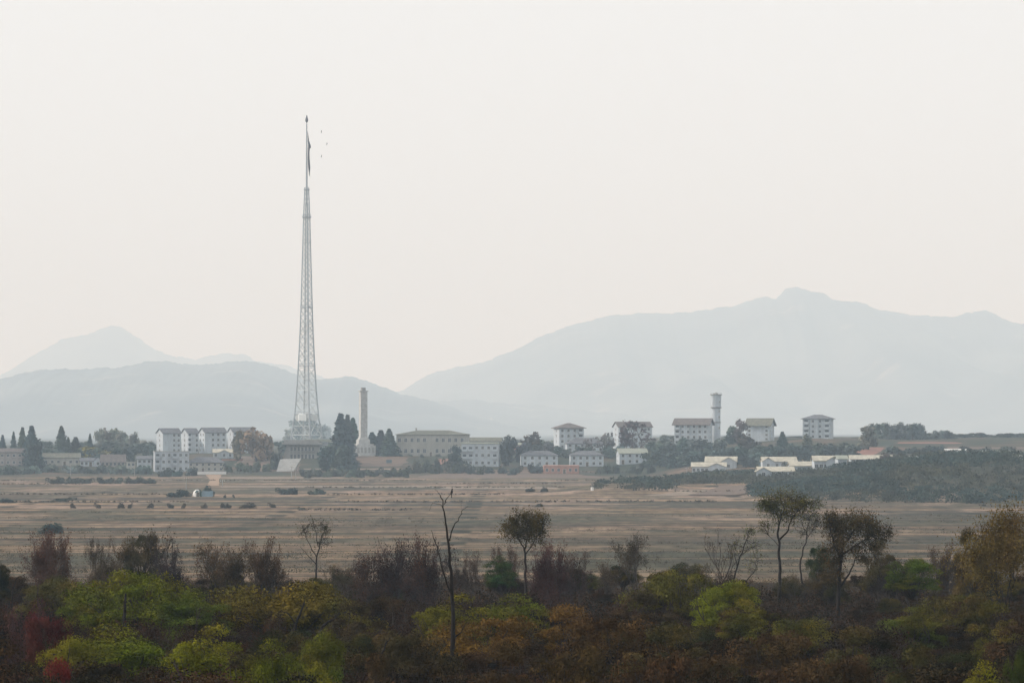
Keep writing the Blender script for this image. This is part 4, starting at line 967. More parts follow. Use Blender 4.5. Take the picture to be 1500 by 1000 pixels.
snag('tall leafless dead tree towering over the thicket in front of the fields', 370, [
    [(663, base(370), .30), (662, 960, .26), (664, 900, .21), (661, 850, .17), (659, 812, .14), (657, 796, .125), (654, 772, .10), (651, 752, .08), (649, 738, .06), (645, 725, .045)],
    [(658, 792, .07), (664, 772, .055), (669, 764, .045), (674, 755, .03), (679, 745, .02), (685, 741, .012)], [(651, 738, .035), (655, 729, .028), (662, 722, .02)],
    [(650, 744, .025), (644, 738, .02), (634, 736, .015), (629, 748, .01)], [(645, 725, .03), (641, 719, .015), (637, 716, .01)], [(660, 868, .09), (650, 838, .075), (641, 806, .055), (636, 790, .04), (632, 776, .02)],
    [(637, 794, .03), (645, 806, .012)], [(662, 958, .12), (650, 968, .09), (640, 962, .06), (634, 952, .03)], [(663, 935, .08), (676, 925, .05), (684, 910, .02)], [(654, 770, .02), (649, 764, .012)], [(674, 755, .015), (677, 748, .006), (676, 736, .005)]])
snag('short black broken snag standing before the broad green dome', 405, [[(181, base(405), .22), (181, 940, .2), (182, 905, .17), (183, 885, .15), (184, 869, .10)], [(182, 890, .08), (186, 880, .05)]])
snag('thick black leaning dead trunk right of the orange tipped tree', 360, [[(884, base(360), .26), (880, 995, .24), (876, 970, .2), (871, 945, .17), (869, 938, .10)], [(877, 975, .08), (884, 960, .04)]])
snag('thin crooked black snag between the purple thicket and the bottom edge', 330, [[(542, base(330), .16), (547, 985, .13), (555, 965, .1), (563, 950, .08), (566, 940, .07), (572, 934, .03)], [(563, 950, .05), (566, 937, .03)]])
snag('small bare forked snag near the left edge', 420, [[(18, base(420), .12), (17, 880, .10), (19, 862, .08), (24, 846, .04)], [(19, 866, .05), (14, 852, .03)], [(24, 846, .03), (35, 841, .02), (50, 833, .01)]])
snag('dark forked limb rising through the large olive dome', 408, [[(432, base(408), .2), (431, 925, .17), (436, 905, .14), (443, 890, .11), (446, 880, .05)], [(434, 915, .09), (424, 900, .07), (412, 894, .03)]])
snag('dark slanting limb on the right side of the large olive dome', 398, [[(462, base(398), .18), (470, 922, .14), (480, 910, .11), (490, 905, .07), (497, 896, .03)]])

def limb_tree(label, d, limbs, crowns, color, lm='leaf', leaf=.13, wood='bark_dark', thin=1.0, name='tree', cat='tree'):
    """limbs: [(px, py, radius), ...] each; crowns: (px, py, half width px, half height px, clumps, leaves per clump, clump radius m)"""
    d *= K; thin *= K; leaf *= K; x0 = (limbs[0][0][0] - 750) * mpp(d); zb = gz(x0, d); root = thing(name, label, cat, (x0, d, zb)); rng = np.random.RandomState(int(limbs[0][0][0]) + 1)
    pts = []; segs = []; k = mpp(d)
    def loc(px, py): w = Wp(px, py, d); return np.array([w.x - x0, 0., w.z - zb])
    for i, limb in enumerate(limbs):
        y = 0. if i == 0 else rng.uniform(-.5, .5) * K; P = []
        for q, (px, py, r) in enumerate(limb): a = loc(px, py); a[1] = y * q / max(1, len(limb) - 1) * 2; P.append((a, r * thin))
        for (a, ra), (b, rb) in zip(P[:-1], P[1:]):
            prev = a
            for q in range(1, 4):
                t = q / 3; c = a + (b - a) * t + (rng.normal(0, .06 * K, 3) if q < 3 else 0); segs.append((prev, c, ra + (rb - ra) * (q - 1) / 3, ra + (rb - ra) * t)); prev = c; pts.append(c)
    segs.insert(0, (np.array([0, 0, -.5]), loc(*limbs[0][0][:2]), limbs[0][0][2] * thin * 1.1, limbs[0][0][2] * thin))
    pts = np.array(pts); C = []
    for (px, py, rx, ry, nc, nl, cr) in crowns:
        o = loc(px, py); cr *= K
        for _ in range(nc):
            v = rng.normal(0, 1, 3); v *= rng.uniform(.25, 1) ** .5 / np.linalg.norm(v); c = o + v * np.array([rx * k, rx * k, ry * k]); near = pts[np.argsort(((pts - c) ** 2).sum(1))[rng.randint(0, 3)]]
            mid = (near + c) / 2 + rng.normal(0, .15 * K, 3); segs += [(near, mid, .035 * K, .024 * K), (mid, c, .024 * K, .012 * K)]
            for _q in range(3): e = c + rng.normal(0, cr * .8, 3); segs.append((mid + (c - mid) * rng.uniform(.3, 1), e, .015 * K, .009 * K))
            C.append(c + rng.normal(0, cr * .62, (int(nl * 1.9), 3)) * rng.uniform(.5, 1.4))
    V, Fq = tubes(segs, 5); t = link('trunk', np_mesh('limb_tree_trunk', V, Fq, M[wood])); t.parent = root
    C = np.concatenate(C); V, Fq = leaf_quads(rng, C, np.tile([0, 0, .8], (len(C), 1)), leaf); c = link('crown', np_mesh('limb_tree_crown', V, Fq, M[lm]), root); c.color = (*color, 1)
limb_tree('slim tree with a bare forked trunk and round olive crown above the maroon thicket', 600, [
    [(770, base(600), .20), (770, 850, .17), (769, 822, .14), (768, 805, .12)], [(768, 806, .1), (762, 792, .08), (755, 780, .05), (748, 768, .03)], [(768, 806, .1), (772, 788, .08), (773, 770, .05), (768, 756, .02)], [(770, 812, .07), (780, 798, .06), (788, 784, .04), (796, 772, .02)]],
    [(770, 770, 34, 22, 44, 70, .75), (758, 757, 14, 10, 9, 60, .6), (788, 764, 14, 12, 12, 70, .6), (745, 782, 12, 10, 7, 45, .6), (795, 788, 10, 10, 5, 35, .5)], (.05, .04, .014))
limb_tree('thin sparse tree with a few leaf tufts standing before pale stubble', 660, [
    [(463, base(660), .15), (463, 838, .13), (464, 815, .1), (468, 795, .08)], [(464, 816, .07), (455, 800, .05), (448, 785, .03), (443, 770, .015)], [(468, 795, .07), (474, 780, .05), (480, 770, .02)], [(463, 826, .06), (450, 812, .04), (440, 800, .02)], [(466, 800, .06), (464, 782, .04), (460, 766, .015)]],
    [(460, 770, 20, 9, 14, 16, .7), (482, 774, 10, 9, 8, 20, .6), (444, 784, 12, 12, 9, 12, .7), (468, 796, 20, 18, 14, 9, .8)], (.055, .055, .03), leaf=.115)
limb_tree('tall tree with long bare trunk and flat umbrella crown', 600, [
    [(1141, base(600), .26), (1142, 862, .22), (1143, 835, .19), (1141, 815, .17), (1142, 795, .15), (1139, 780, .13), (1142, 765, .12)], [(1142, 766, .1), (1138, 752, .08), (1130, 740, .05), (1122, 732, .03)], [(1142, 790, .12), (1152, 780, .1), (1158, 764, .08), (1166, 750, .06), (1178, 740, .04), (1188, 734, .02)],
    [(1142, 764, .09), (1148, 748, .06), (1150, 732, .03)], [(1141, 800, .05), (1130, 788, .03), (1122, 780, .015)]],
    [(1148, 738, 38, 19, 74, 34, .9), (1176, 742, 26, 13, 24, 30, .8), (1124, 744, 14, 12, 13, 36, .7), (1200, 738, 10, 5, 5, 22, .5), (1150, 762, 24, 10, 14, 22, .7), (1120, 772, 12, 8, 6, 26, .6)], (.06, .075, .03), leaf=.12)
limb_tree('thin wavy tree with hazy crown just right of the umbrella tree', 620, [
    [(1178, base(620), .16), (1178, 866, .14), (1174, 848, .12), (1172, 825, .1), (1176, 806, .09), (1181, 790, .07), (1183, 772, .05), (1186, 756, .02)], [(1181, 790, .05), (1190, 776, .03), (1198, 764, .015)], [(1182, 780, .04), (1174, 766, .02)]],
    [(1188, 758, 17, 13, 26, 16, .7), (1180, 776, 16, 10, 12, 9, .8), (1194, 770, 10, 8, 8, 12, .7)], (.075, .08, .062), leaf=.11)
limb_tree('dense dark olive brown tree right of the umbrella tree', 560, [
    [(1228, base(560), .26), (1230, 850, .22), (1232, 820, .18), (1234, 800, .15)], [(1232, 822, .12), (1222, 800, .1), (1217, 780, .07), (1213, 760, .04)], [(1234, 800, .12), (1246, 784, .1), (1256, 770, .06), (1268, 760, .03)], [(1233, 812, .1), (1250, 800, .08), (1270, 788, .05), (1288, 778, .02)], [(1228, 860, .15), (1244, 840, .1), (1252, 820, .06)]],
    [(1254, 770, 36, 20, 52, 60, .9), (1218, 768, 12, 20, 20, 60, .7), (1288, 778, 22, 14, 22, 50, .8), (1240, 798, 30, 18, 26, 40, .8), (1222, 812, 15, 18, 16, 45, .7), (1270, 806, 24, 18, 18, 36, .8), (1216, 840, 14, 16, 10, 40, .7)], (.058, .046, .018), 'leaf_brown')
limb_tree('slanting tree with thin green tipped stems left of the umbrella tree', 640, [
    [(1072, base(640), .16), (1074, 852, .13), (1080, 830, .11), (1088, 808, .08), (1094, 790, .05), (1098, 774, .02)], [(1080, 830, .06), (1076, 812, .04), (1078, 796, .02)], [(1080, 868, .12), (1092, 852, .09), (1104, 838, .05), (1110, 822, .02)], [(1086, 812, .05), (1096, 804, .03), (1108, 800, .015)]],
    [(1097, 780, 9, 9, 10, 20, .5), (1104, 800, 14, 10, 10, 10, .7), (1080, 802, 10, 14, 8, 9, .7), (1104, 826, 14, 12, 10, 12, .7)], (.075, .085, .03), leaf=.11)
# undergrowth thicket between the named trees
CLEAR = [(max(0, px - w * .5), px + w * .5, {'r': d}, top) for (px, top, d, w, *_r) in HERO]
def canopy_row(px, d):
    """highest row a filler may reach at this spot without hiding a named tree behind it"""
    lim = (822 + 22 * math.sin(px * .021) * math.sin(px * .053 + 1)) if d > 540 else 842 if d > 480 else 868 if d > 420 else 895 if d > 350 else 915 if d > 300 else 940
    for (a, b, q, top) in CLEAR:
        if a - 12 < px < b + 12 and q['r'] > d: lim = max(lim, top + min(75, (q['r'] - d) * .55 + 32))
    return lim
FILL = [('thick_twiggy', BROWN, (.05, .042, .036), 'brown twiggy tree packed into the thicket below the fields', 'brown trees of the thicket'),
        ('loose', (.019, .0155, .007), None, 'olive brown leafy tree packed into the thicket below the fields', 'olive brown trees of the thicket'),
        ('twiggy', (.023, .012, .008), (.035, .028, .025), 'reddish brown thin tree packed into the thicket below the fields', 'reddish trees of the thicket'),
        ('dome', (.022, .026, .008), None, 'dull green tree packed into the thicket below the fields', 'dull green trees of the thicket'),
        ('thick_twiggy', (.010, .008, .008), (.010, .009, .009), 'dark grey brown bare tree packed into the thicket below the fields', 'dark bare trees of the thicket')]
rf = random.Random(11); nfill = 0
d = 640.0
while d > 228 and nfill < 520:
    step = 5.2 if d < 480 else 8.5
    half = 1010 * mpp(d); x = -half + rf.uniform(0, 4)
    while x < half:
        xx, dd = x + rf.uniform(-1.6, 1.6), d + rf.uniform(-4, 4); px = 750 + xx / mpp(dd)
        lim = canopy_row(px, dd) + rf.uniform(0, 26); xk, dk = xx * K, dd * K; top = (Wp(0, lim, dk).z - gz(xk, dk)) / K
        x += rf.uniform(.85, 1.35) * (5.6 if d < 480 else 9.0 if d < 550 else 6.5)
        if top < 1.6 or (d > 480 and rf.random() < .12): continue
        hgt = min(top, rf.uniform(5.0, 8.8) if d < 480 else rf.uniform(2.2, 5.2))
        if (Wp(0, 1030, dk).z - gz(xk, dk)) / K > hgt: continue
        if 850 < px < 1330 and d < 430: wts = (4, 4, 5, 1, 2)
        elif px < 120: wts = (3, 2, 4, 1, 3)
        elif px < 520: wts = (2, 4, 2, 4, 1.5)
        elif px < 850: wts = (3, 4, 3, 1.2, 2)
        else: wts = (2, 4, 1.5, 4, 1.5)
        key, colr, wood, label, grp = rf.choices(FILL, wts)[0]
        v = rf.uniform(.75, 1.3); colr = tuple(c * v * rf.uniform(.9, 1.12) for c in colr)
        plant(key, 'tree', label, 'tree', xk, dk, hgt * K, hgt * K * rf.uniform(.95, 1.35), colr, group=grp, rng=rf, wood=wood); nfill += 1
    d -= step * 2.05 * rf.uniform(.9, 1.1)
import sys; sys.stderr.write('fillers %d\n' % nfill)

# low brush, weeds and grass: stuff
def scatter(name, kind_mat, pts, nper, hgt, leaf, color, seed):
    rng = np.random.RandomState(seed); P = np.repeat(pts, nper, 0); n = len(P); hh = np.repeat(rng.uniform(.4, 1.2, (len(pts), 1)), nper, 0)
    u = rng.uniform(0, 1, (n, 1)); C = P + np.concatenate([rng.normal(0, 1, (n, 2)) * hgt * .55 * (1.1 - .5 * u), hgt * hh * u], 1)
    V, Fq = leaf_quads(rng, C, np.concatenate([rng.normal(0, .4, (n, 2)), np.full((n, 1), .5)], 1), leaf)
    o = link(name, np_mesh(name, V, Fq, kind_mat)); o.color = (*color, 1); return tag(o, kind='stuff')
rs = np.random.RandomState(21)
def on_ground(x, y): return np.stack([x, y, ground_z(x, y)], 1)
n = 21000; dd = 205 + (640 - 205) * rs.uniform(0, 1, n) ** .75; xx = rs.uniform(-.16, .16, n) * dd
tag(scatter('undergrowth', M['leaf_brown'], on_ground(xx * K, dd * K), 20, 1.5 * K, .18 * K, (.014, .011, .007), 1), 'tangled brown and olive undergrowth filling the ground between the thicket trees', 'undergrowth')
n = 7000; dd = rs.uniform(590, 780, n) ; dd = 590 + (dd - 590) * rs.uniform(.2, 1, n); xx = rs.uniform(-.15, .15, n) * dd
tag(scatter('weeds', M['leaf_brown'], on_ground(xx * K, dd * K), 30, .8 * K, .11 * K, (.06, .047, .03), 2), 'dry brown weeds along the near edge of the stubble fields', 'weeds')
# dry grass along the paddy banks, broken lines running across the view
def bank_lines(rows, keep):
    L = []
    for py in rows:
        y = H * F / (py - 632); x = -.115 * y
        while x < .115 * y:
            ln = rs.uniform(20, 150)
            if rs.rand() < keep:
                m_ = int(ln / (.22 + y * .0003)); xs = x + rs.uniform(0, ln, m_); ys = y + rs.uniform(-9, 9) + np.sin(xs * .04 + py) * 2.5 + rs.normal(0, 1.3, m_); L.append(on_ground(xs, ys))
            x += ln + rs.uniform(3, 60)
    L = np.concatenate(L); return L[L[:, 2] < 2.0]
tag(scatter('grass', M['leaf_brown'], bank_lines(np.arange(750, 846, 5.0), .8), 10, .6, .12, (.045, .042, .025), 3), 'dry grass growing in broken lines along the nearer paddy banks', 'grass')
tag(scatter('grass', M['leaf_brown'], bank_lines([696, 700, 704, 709, 714, 719, 724, 729, 735, 741, 747], .6), 12, .55, .28, (.045, .046, .034), 4), 'dark grass growing in broken lines along the farther paddy banks', 'grass')
tag(scatter('weeds', M['leaf_brown'], bank_lines([781, 788, 797, 806, 818, 829, 838], .4), 14, 1.25, .16, (.06, .062, .042), 12), 'grey green weeds standing in ragged patches between the nearer paddies', 'weeds')
# dark scrub clothing the low hill
n = 5200; xx = rs.uniform(52, 330, n); dd = rs.uniform(1440, 2000, n); P = on_ground(xx, dd); ok = (P[:, 2] > .45) & (np.abs(xx) < .118 * dd); P = P[ok]
n = 1500; xa = rs.uniform(24, 112, n); da = rs.uniform(1610, 2040, n); Q = on_ground(xa, da); Q = Q[(Q[:, 2] > 1.35) & (Q[:, 1] > 1600)]
P = np.concatenate([P, Q])
ppx = 750 + P[:, 0] / P[:, 1] * F; ppy = 632 + (H - P[:, 2]) / P[:, 1] * F
P = P[~((ppx > 985) & (ppx < 1098) & (ppy > 709) & (ppy < 731)) & ((ppx > 868 + (ppy - 716) * -1.5) | (ppy < 702)) & ~((ppx > 890) & (ppx < 925) & (ppy > 708) & (ppy < 714))]
pa = (np.sin(P[:, 0] * .045 + 1) * np.sin(P[:, 1] * .021 + P[:, 0] * .02)) > -.1
tag(scatter('scrub', M['leaf_far'], P[pa], 80, 2.3, .5, (.04, .062, .057), 5), 'dark green scrub clothing the low hill in front of the village', 'scrub')
tag(scatter('brushwood', M['leaf_far'], P[~pa], 60, 1.9, .45, (.062, .07, .056), 6), 'greyish brown brushwood in patches on the low hill', 'brushwood')

# ------------------------------------------------------------------ bushes out in the fields
rb = random.Random(9)
def field_bush(px, py0, py1, w, colr, label, group=None, n=1, key='far_bush'):
    d = D_of(px, py1); k = mpp(d); x = (px - 750) * k; plant(key, 'bush', label, 'bush', x, d, (py1 - py0) * k, w * k, colr, group=group, rng=rb)
G1 = 'row of brown bushes across the left fields'
for px, w in ((106, 10), (142, 12), (178, 11), (192, 9), (222, 11), (249, 11), (270, 10), (300, 10), (326, 9), (334, 9)):
    field_bush(px, 736.5, 744, w, (.06, .05, .04), 'small brown bush in the row across the left fields', G1)
field_bush(366, 736, 744, 25, (.10, .08, .05), 'flat brown straw heap at the right end of the bush row')
field_bush(397, 736, 743, 14, (.05, .045, .035), 'small dark bush right of the straw heap')
field_bush(76, 766, 781, 39, (.02, .05, .048), 'teal green bush standing in the stubble above the russet tree')
for i, (px, a, b, w, l) in enumerate(((412, 714, 724, 22, 'left half of the dark teal hedge in the fields below the hall'), (428, 714, 724, 22, 'right half of the dark teal hedge in the fields below the hall'), (464, 715, 724, 26, 'dark hedge clump right of the dark teal hedge'),
        (268, 717, 727, 26, 'dark bush left of the round white shelter'), (302, 711, 727, 26, 'dark tree like bush right behind the round white shelter'), (252, 721, 728, 22, 'low bush well left of the white shelter'), (98, 728, 734, 38, 'long flat bush in the left fields'), (8, 730, 736, 26, 'low dark bush at the left edge of the fields'),
        (330, 724, 729, 5, 'tiny dark bush right of the white shelter, nearer one'), (342, 724, 729, 6, 'tiny dark bush right of the white shelter, farther one'), (778, 714, 720, 16, 'small dark bush on the pale track'), (798, 714, 720, 12, 'second small bush on the pale track'), (440, 742, 747, 14, 'small brown tuft bush in the middle stubble'), (790, 737, 742, 12, 'small brown bush in the stubble right of the dead tree'))):
    field_bush(px, a, b, w, (.028, .048, .045) if w > 20 else (.05, .05, .04), l)
G2 = 'dark hedge bushes on the terrace bank in the left fields'
for q in range(11): field_bush(74 + q * 14.5, 699 + rb.uniform(-1, 1), 708, 19, (.04, .055, .05), 'dark bush in the long hedge on the left terrace bank', G2)

# ------------------------------------------------------------------ village trees and hedges
def vtree(px, top, base, w, key, colr, label, cat='tree', name='tree', group=None, d=None, wood=None):
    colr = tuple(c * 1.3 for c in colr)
    if d is None: d = D_of(px, base)
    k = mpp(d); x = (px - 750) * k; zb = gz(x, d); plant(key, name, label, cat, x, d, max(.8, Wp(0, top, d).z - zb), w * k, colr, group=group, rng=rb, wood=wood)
CE = (.032, .05, .05)
con = [(4, 637, 670, 13, 'pointed cypress at the far left edge'), (20, 632, 672, 11, 'slim reddish cypress second from the left edge'), (33, 626, 678, 18, 'tall pointed cypress left of the tallest left one'), (46.5, 624, 682, 26, 'tallest dark cypress on the left'),
       (90, 624, 668, 20, 'tall lone pointed cypress above the long grey house'), (100, 640, 668, 11, 'short cypress just right of the tall lone one'), (111, 640, 668, 22, 'broad conical cypress above the long grey house'), (132, 635, 664, 9, 'thin cypress standing left of the leafy grove'),
       (499, 606, 684, 34, 'tallest dark cedar left of the stone monument'), (509, 608, 680, 24, 'slim cedar behind the tallest cedar'), (517, 612, 680, 24, 'right hand dark cedar of the trio beside the stone monument'),
       (545, 633, 668, 24, 'dark cone tree just right of the stone monument'), (558, 630, 668, 26, 'second dark cone tree right of the monument'), (570, 628, 668, 24, 'dark cone tree touching the beige hall'), (1146, 632, 658, 17, 'small dark conifer right of the olive roofed block')]
for px, t, b, w, l in con: vtree(px, t, b, w * 1.3, 'conifer', tuple(c * rb.uniform(.85, 1.25) for c in CE), l, 'conifer', 'conifer', d=2585 if 'stone monument' in l and px > 510 or 'right of the monument' in l else None)
named = [(352, 630, 674, 24, (.12, .105, .07), 'olive left part of the russet autumn tree by the left apartments'), (375, 628, 676, 38, (.165, .115, .075), 'large russet autumn tree right of the left apartments'), (392, 638, 674, 20, (.17, .125, .09), 'brown tree on the right flank of the large russet tree'),
         (53, 640, 690, 30, (.024, .04, .04), 'large dark bush at the foot of the tallest left cypress'), (134, 654, 676, 46, (.20, .18, .05), 'golden green spreading tree above the pale blue house'),
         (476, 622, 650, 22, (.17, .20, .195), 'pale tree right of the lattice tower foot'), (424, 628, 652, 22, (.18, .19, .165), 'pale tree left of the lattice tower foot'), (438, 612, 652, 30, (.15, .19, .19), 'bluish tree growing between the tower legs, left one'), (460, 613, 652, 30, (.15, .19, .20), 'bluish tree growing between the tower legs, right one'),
         (480, 650, 690, 28, (.03, .055, .055), 'large dark teal tree in front of the hall wing'), (505, 652, 692, 34, (.026, .05, .05), 'broad dark tree below the cedars'), (666, 652, 684, 24, (.03, .045, .045), 'round dark tree between the beige hall and white balcony block'),
         (745, 638, 682, 26, (.035, .042, .045), 'dark tree right of the white balcony block'), (779, 634, 668, 28, (.05, .042, .042), 'dark brown tree beside the small pinkish house'), (932, 616, 668, 44, (.062, .04, .042), 'big purplish bare tree hiding a white block'),
         (1073, 624, 650, 22, (.028, .055, .05), 'deep green tree right of the water tower'), (1085, 614, 650, 20, (.10, .08, .09), 'hazy mauve tree between water tower and olive roofed block'), (1096, 638, 666, 34, (.045, .042, .042), 'dark brown shrubby tree below the olive roofed block'),
         (1183, 636, 662, 14, (.075, .085, .06), 'small olive tree against the tallest right block'), (1272, 624, 658, 30, (.10, .10, .08), 'rounded olive grey tree at the left end of the right grove')]
for px, t, b, w, c, l in named: vtree(px, t, b, w, 'far_bare' if 'bare' in l else 'far_tree', c, l, wood=(.07, .05, .05))
def cluster(n, px0, px1, top, var, base, w, colr, label, group, key='far_tree', cat='tree', name='tree', d=None):
    for i in range(n):
        px = px0 + (px1 - px0) * (i + rb.uniform(.1, .9)) / n; v = rb.uniform(.78, 1.3)
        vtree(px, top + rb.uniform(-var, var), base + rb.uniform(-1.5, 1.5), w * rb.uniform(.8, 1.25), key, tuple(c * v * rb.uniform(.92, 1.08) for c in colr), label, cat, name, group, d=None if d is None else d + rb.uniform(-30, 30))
TL = (.06, .082, .076)
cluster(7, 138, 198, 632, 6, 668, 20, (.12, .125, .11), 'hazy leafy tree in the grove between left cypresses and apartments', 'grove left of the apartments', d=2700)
cluster(7, 60, 230, 648, 3, 668, 30, TL, 'dark leafy tree in the belt behind the low left houses', 'belt behind the low left houses', d=2680)
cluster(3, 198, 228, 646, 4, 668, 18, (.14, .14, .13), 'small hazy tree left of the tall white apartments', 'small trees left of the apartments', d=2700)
cluster(9, 70, 225, 681, 1.5, 693, 22, TL, 'dark bush in the hedge below the low left houses', 'hedge below the low left houses', 'far_bush', 'bush', 'bush')
cluster(4, -5, 60, 682, 2, 694, 22, TL, 'dark bush below the mauve house at the left edge', 'bushes below the mauve house', 'far_bush', 'bush', 'bush')
cluster(4, 232, 285, 686, 2, 698, 17, (.026, .045, .045), 'dark bush at the foot of the three storey pale block', 'bushes below the three storey block', 'far_bush', 'bush', 'bush')
cluster(5, 330, 400, 678, 3, 690, 20, (.05, .065, .045), 'green bush on the bank right of the slate roofed house', 'bushes on the bank left of the ramp', 'far_bush', 'bush', 'bush')
cluster(7, 440, 520, 687, 1.5, 699, 18, (.04, .055, .045), 'green bush in the low hedge under the hall and cedars', 'low hedge under the hall', 'far_bush', 'bush', 'bush')
cluster(8, 520, 600, 686, 2, 698, 17, (.04, .052, .042), 'green bush in the low hedge below the brown monument bank', 'low hedge below the monument bank', 'far_bush', 'bush', 'bush')
cluster(11, 595, 690, 677, 6, 692, 18, (.045, .05, .042), 'grey green shrub on the slope below the beige hall', 'shrubs below the beige hall', 'far_bush', 'shrub', 'shrub')
cluster(8, 686, 800, 682, 4, 694, 18, (.038, .05, .048), 'grey green shrub below the white balcony block', 'shrubs below the white balcony block', 'far_bush', 'shrub', 'shrub')
cluster(6, 576, 680, 664.5, .8, 669, 9, TL, 'tiny dark clipped shrub along the front of the beige hall', 'clipped shrubs before the beige hall', 'far_bush', 'shrub', 'shrub')
cluster(5, 738, 812, 646, 5, 676, 24, (.056, .06, .064), 'dark tree among houses right of the white balcony block', 'trees right of the white balcony block')
cluster(6, 806, 912, 656, 3, 670, 18, TL, 'dark tree between the two storey houses', 'trees between the two storey houses')
cluster(6, 850, 960, 638, 6, 668, 24, (.085, .078, .08), 'hazy brownish tree around the half hidden white block', 'trees around the half hidden block', 'far_bare')
cluster(8, 950, 1060, 645, 5, 672, 27, (.06, .082, .076), 'teal grey tree below the reddish roofed block', 'trees below the reddish roofed block')
cluster(9, 946, 1070, 660, 4, 684, 26, (.048, .072, .068), 'dark teal tree on the slope under the water tower', 'trees on the slope under the water tower')
cluster(9, 1060, 1180, 653, 4, 680, 26, (.05, .072, .067), 'dark teal tree in the belt below the right blocks', 'belt below the right blocks')
cluster(7, 1165, 1260, 651, 3, 670, 24, (.048, .07, .066), 'dark bushy tree below the tallest right block', 'trees below the tallest right block')
cluster(5, 1085, 1130, 664, 3, 684, 22, (.05, .072, .067), 'dark tree between the two pairs of cream roofed houses', 'trees between the cream roofed pairs')
cluster(9, 1276, 1350, 622, 3, 656, 20, (.062, .075, .07), 'dark rounded tree in the grove on the right skyline', 'grove on the right skyline', d=2760)
cluster(6, 1345, 1392, 632, 3, 656, 16, (.07, .085, .08), 'small tree on the descending right end of the skyline grove', 'right end of the skyline grove', d=2780)
cluster(14, 1392, 1512, 636, 2.5, 658, 28, (.045, .052, .046), 'low hazy tree on the far right skyline', 'low trees on the far right skyline', d=3000)
cluster(8, 1302, 1500, 653, 2, 664, 26, (.034, .046, .04), 'dark bush in the hedge between crest and skyline grove', 'hedge on the right crest', 'far_bush', 'bush', 'bush')
cluster(9, 1290, 1500, 663, 3, 682, 20, (.055, .05, .042), 'brownish bush on the crest of the scrub hill', 'bushes on the scrub hill crest', 'far_bush', 'bush', 'bush', d=1950)
cluster(7, 1100, 1300, 682, 6, 700, 16, (.04, .052, .042), 'dark bush in front of the cream roofed houses', 'bushes before the cream roofed houses', 'far_bush', 'bush', 'bush', d=2080)
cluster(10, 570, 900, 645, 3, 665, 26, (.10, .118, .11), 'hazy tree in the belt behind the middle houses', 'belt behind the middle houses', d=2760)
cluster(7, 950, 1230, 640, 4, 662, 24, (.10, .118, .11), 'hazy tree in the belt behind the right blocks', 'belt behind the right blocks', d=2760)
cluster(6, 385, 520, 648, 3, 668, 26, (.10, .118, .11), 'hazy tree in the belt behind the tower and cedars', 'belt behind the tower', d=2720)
cluster(6, 868, 960, 681, 3, 694, 16, (.045, .055, .045), 'low shrub below the mottled roof house', 'shrubs below the mottled roof house', 'far_bush', 'shrub', 'shrub')

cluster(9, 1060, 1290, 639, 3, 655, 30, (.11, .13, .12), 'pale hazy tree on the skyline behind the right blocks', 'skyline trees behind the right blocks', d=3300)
cluster(12, 1290, 1510, 641, 2, 655, 26, (.07, .085, .078), 'hazy bush along the skyline field right of the grove', 'bushes along the right skyline field', 'far_bush', 'bush', 'bush', d=2900)
cluster(2, 396, 414, 660, 3, 688, 16, (.06, .075, .068), 'grey green shrub around the ramp and columned hall', 'shrubs around the columned hall', 'far_bush', 'shrub', 'shrub')
cluster(9, 0, 225, 655, 4, 678, 20, (.05, .068, .06), 'dark leafy tree among the low left houses', 'trees among the low left houses')
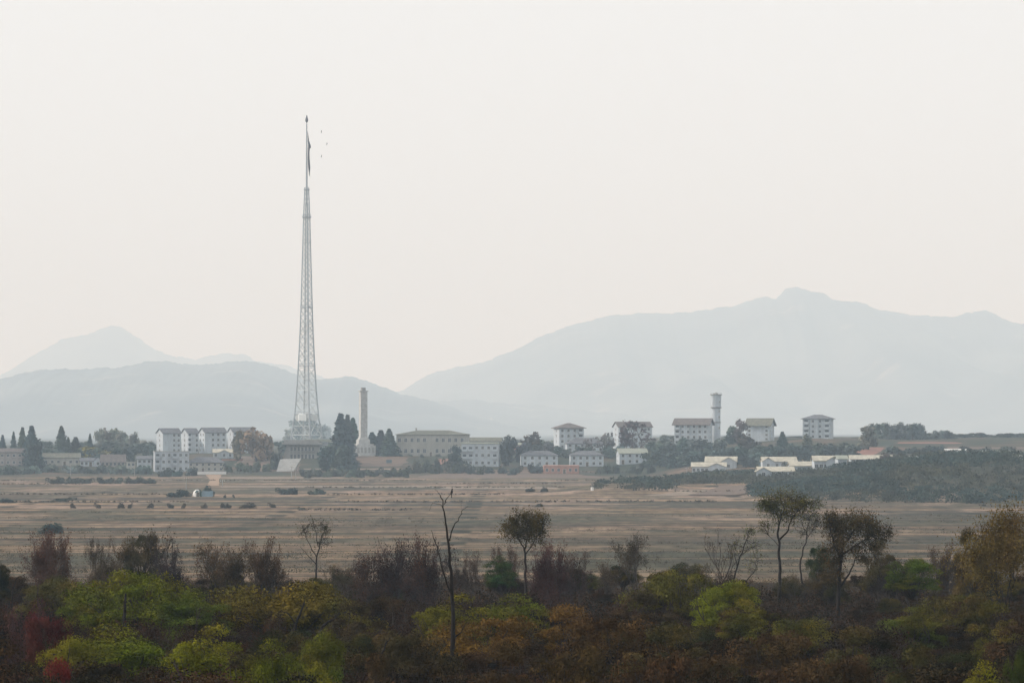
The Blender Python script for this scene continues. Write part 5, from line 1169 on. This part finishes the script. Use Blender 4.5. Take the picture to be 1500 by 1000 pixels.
# ------------------------------------------------------------------ birds
def bird(px, py, d, label, wing=.45, perched=False, group=None):
    p = Wp(px, py, d); root = thing('bird', label, 'bird', p, .4, group, (.6, .6, .6) if perched else None); m = MB()
    m.lathe([(.01, -.16), (.06, -.08), (.075, 0), (.055, .08), (.03, .13)], 10); b = m.build('body', M['feather'], root)
    m = MB(); m.lathe([(.02, .11), (.045, .15), (.04, .19), (.015, .21)], 10, 0, (.02, 0)); m.add([(.05, -.012, .165), (.05, .012, .165), (.11, 0, .155), (.05, 0, .18)], [(0, 1, 2), (0, 2, 3), (1, 3, 2), (0, 3, 1)]); m.build('head', M['feather'], root)
    m = MB(); m.add([(-.02, -.02, -.14), (.01, -.02, -.14), (-.02, -.04, -.42), (-.06, -.04, -.42), (-.02, .02, -.14), (.01, .02, -.14), (-.02, .04, -.42), (-.06, .04, -.42)], [(0, 1, 2, 3), (7, 6, 5, 4), (0, 4, 5, 1), (2, 6, 7, 3), (1, 5, 6, 2), (0, 3, 7, 4)]); m.build('tail', M['feather'], root)
    for s in (-1, 1):
        m = MB(); a = wing if not perched else .09
        m.add([(0, s * .05, .07), (-.03, s * .05, -.1), (-.08, s * a * .6, -.05), (-.1, s * a, -.1 if not perched else -.25), (.0, s * a * .6, .09), (.012, s * .05, .07), (-.018, s * .05, -.1), (-.068, s * a * .6, -.05), (-.088, s * a, -.1 if not perched else -.25), (.012, s * a * .6, .09)],
              [(0, 1, 2, 4), (4, 2, 3), (9, 7, 6, 5), (8, 7, 9)]); m.build('wing', M['feather'], root)
    if not perched: root.rotation_euler = (math.radians(75), .3, .6)
bird(662, 719.5, 370 * K, 'dark long tailed bird perched on a twig of the tall dead tree', perched=True)
for px, py, l in ((471, 193, 'small dark bird flying nearest the flag, upper one'), (479, 211, 'small dark bird flying farthest right of the flag'), (471, 229, 'small dark bird flying low right of the flag')): bird(px, py, 1500, l, .55)

# ------------------------------------------------------------------ haze
def haze():
    m = MB(); m.box(-16000, 16000, -400, 36000, -4, 940); t = bpy.data.materials.new('haze_air'); t.use_nodes = True; nt = t.node_tree; nt.nodes.clear()
    o = nt.nodes.new('ShaderNodeOutputMaterial'); v = nt.nodes.new('ShaderNodeVolumePrincipled'); v.inputs['Color'].default_value = (*HAZE_COLOR, 1); v.inputs['Absorption Color'].default_value = (1, 1, 1, 1); v.inputs['Density'].default_value = HAZE_DENSITY
    nt.links.new(v.outputs[0], o.inputs['Volume']); b = m.build('haze', t); tag(b, kind='stuff')
haze()
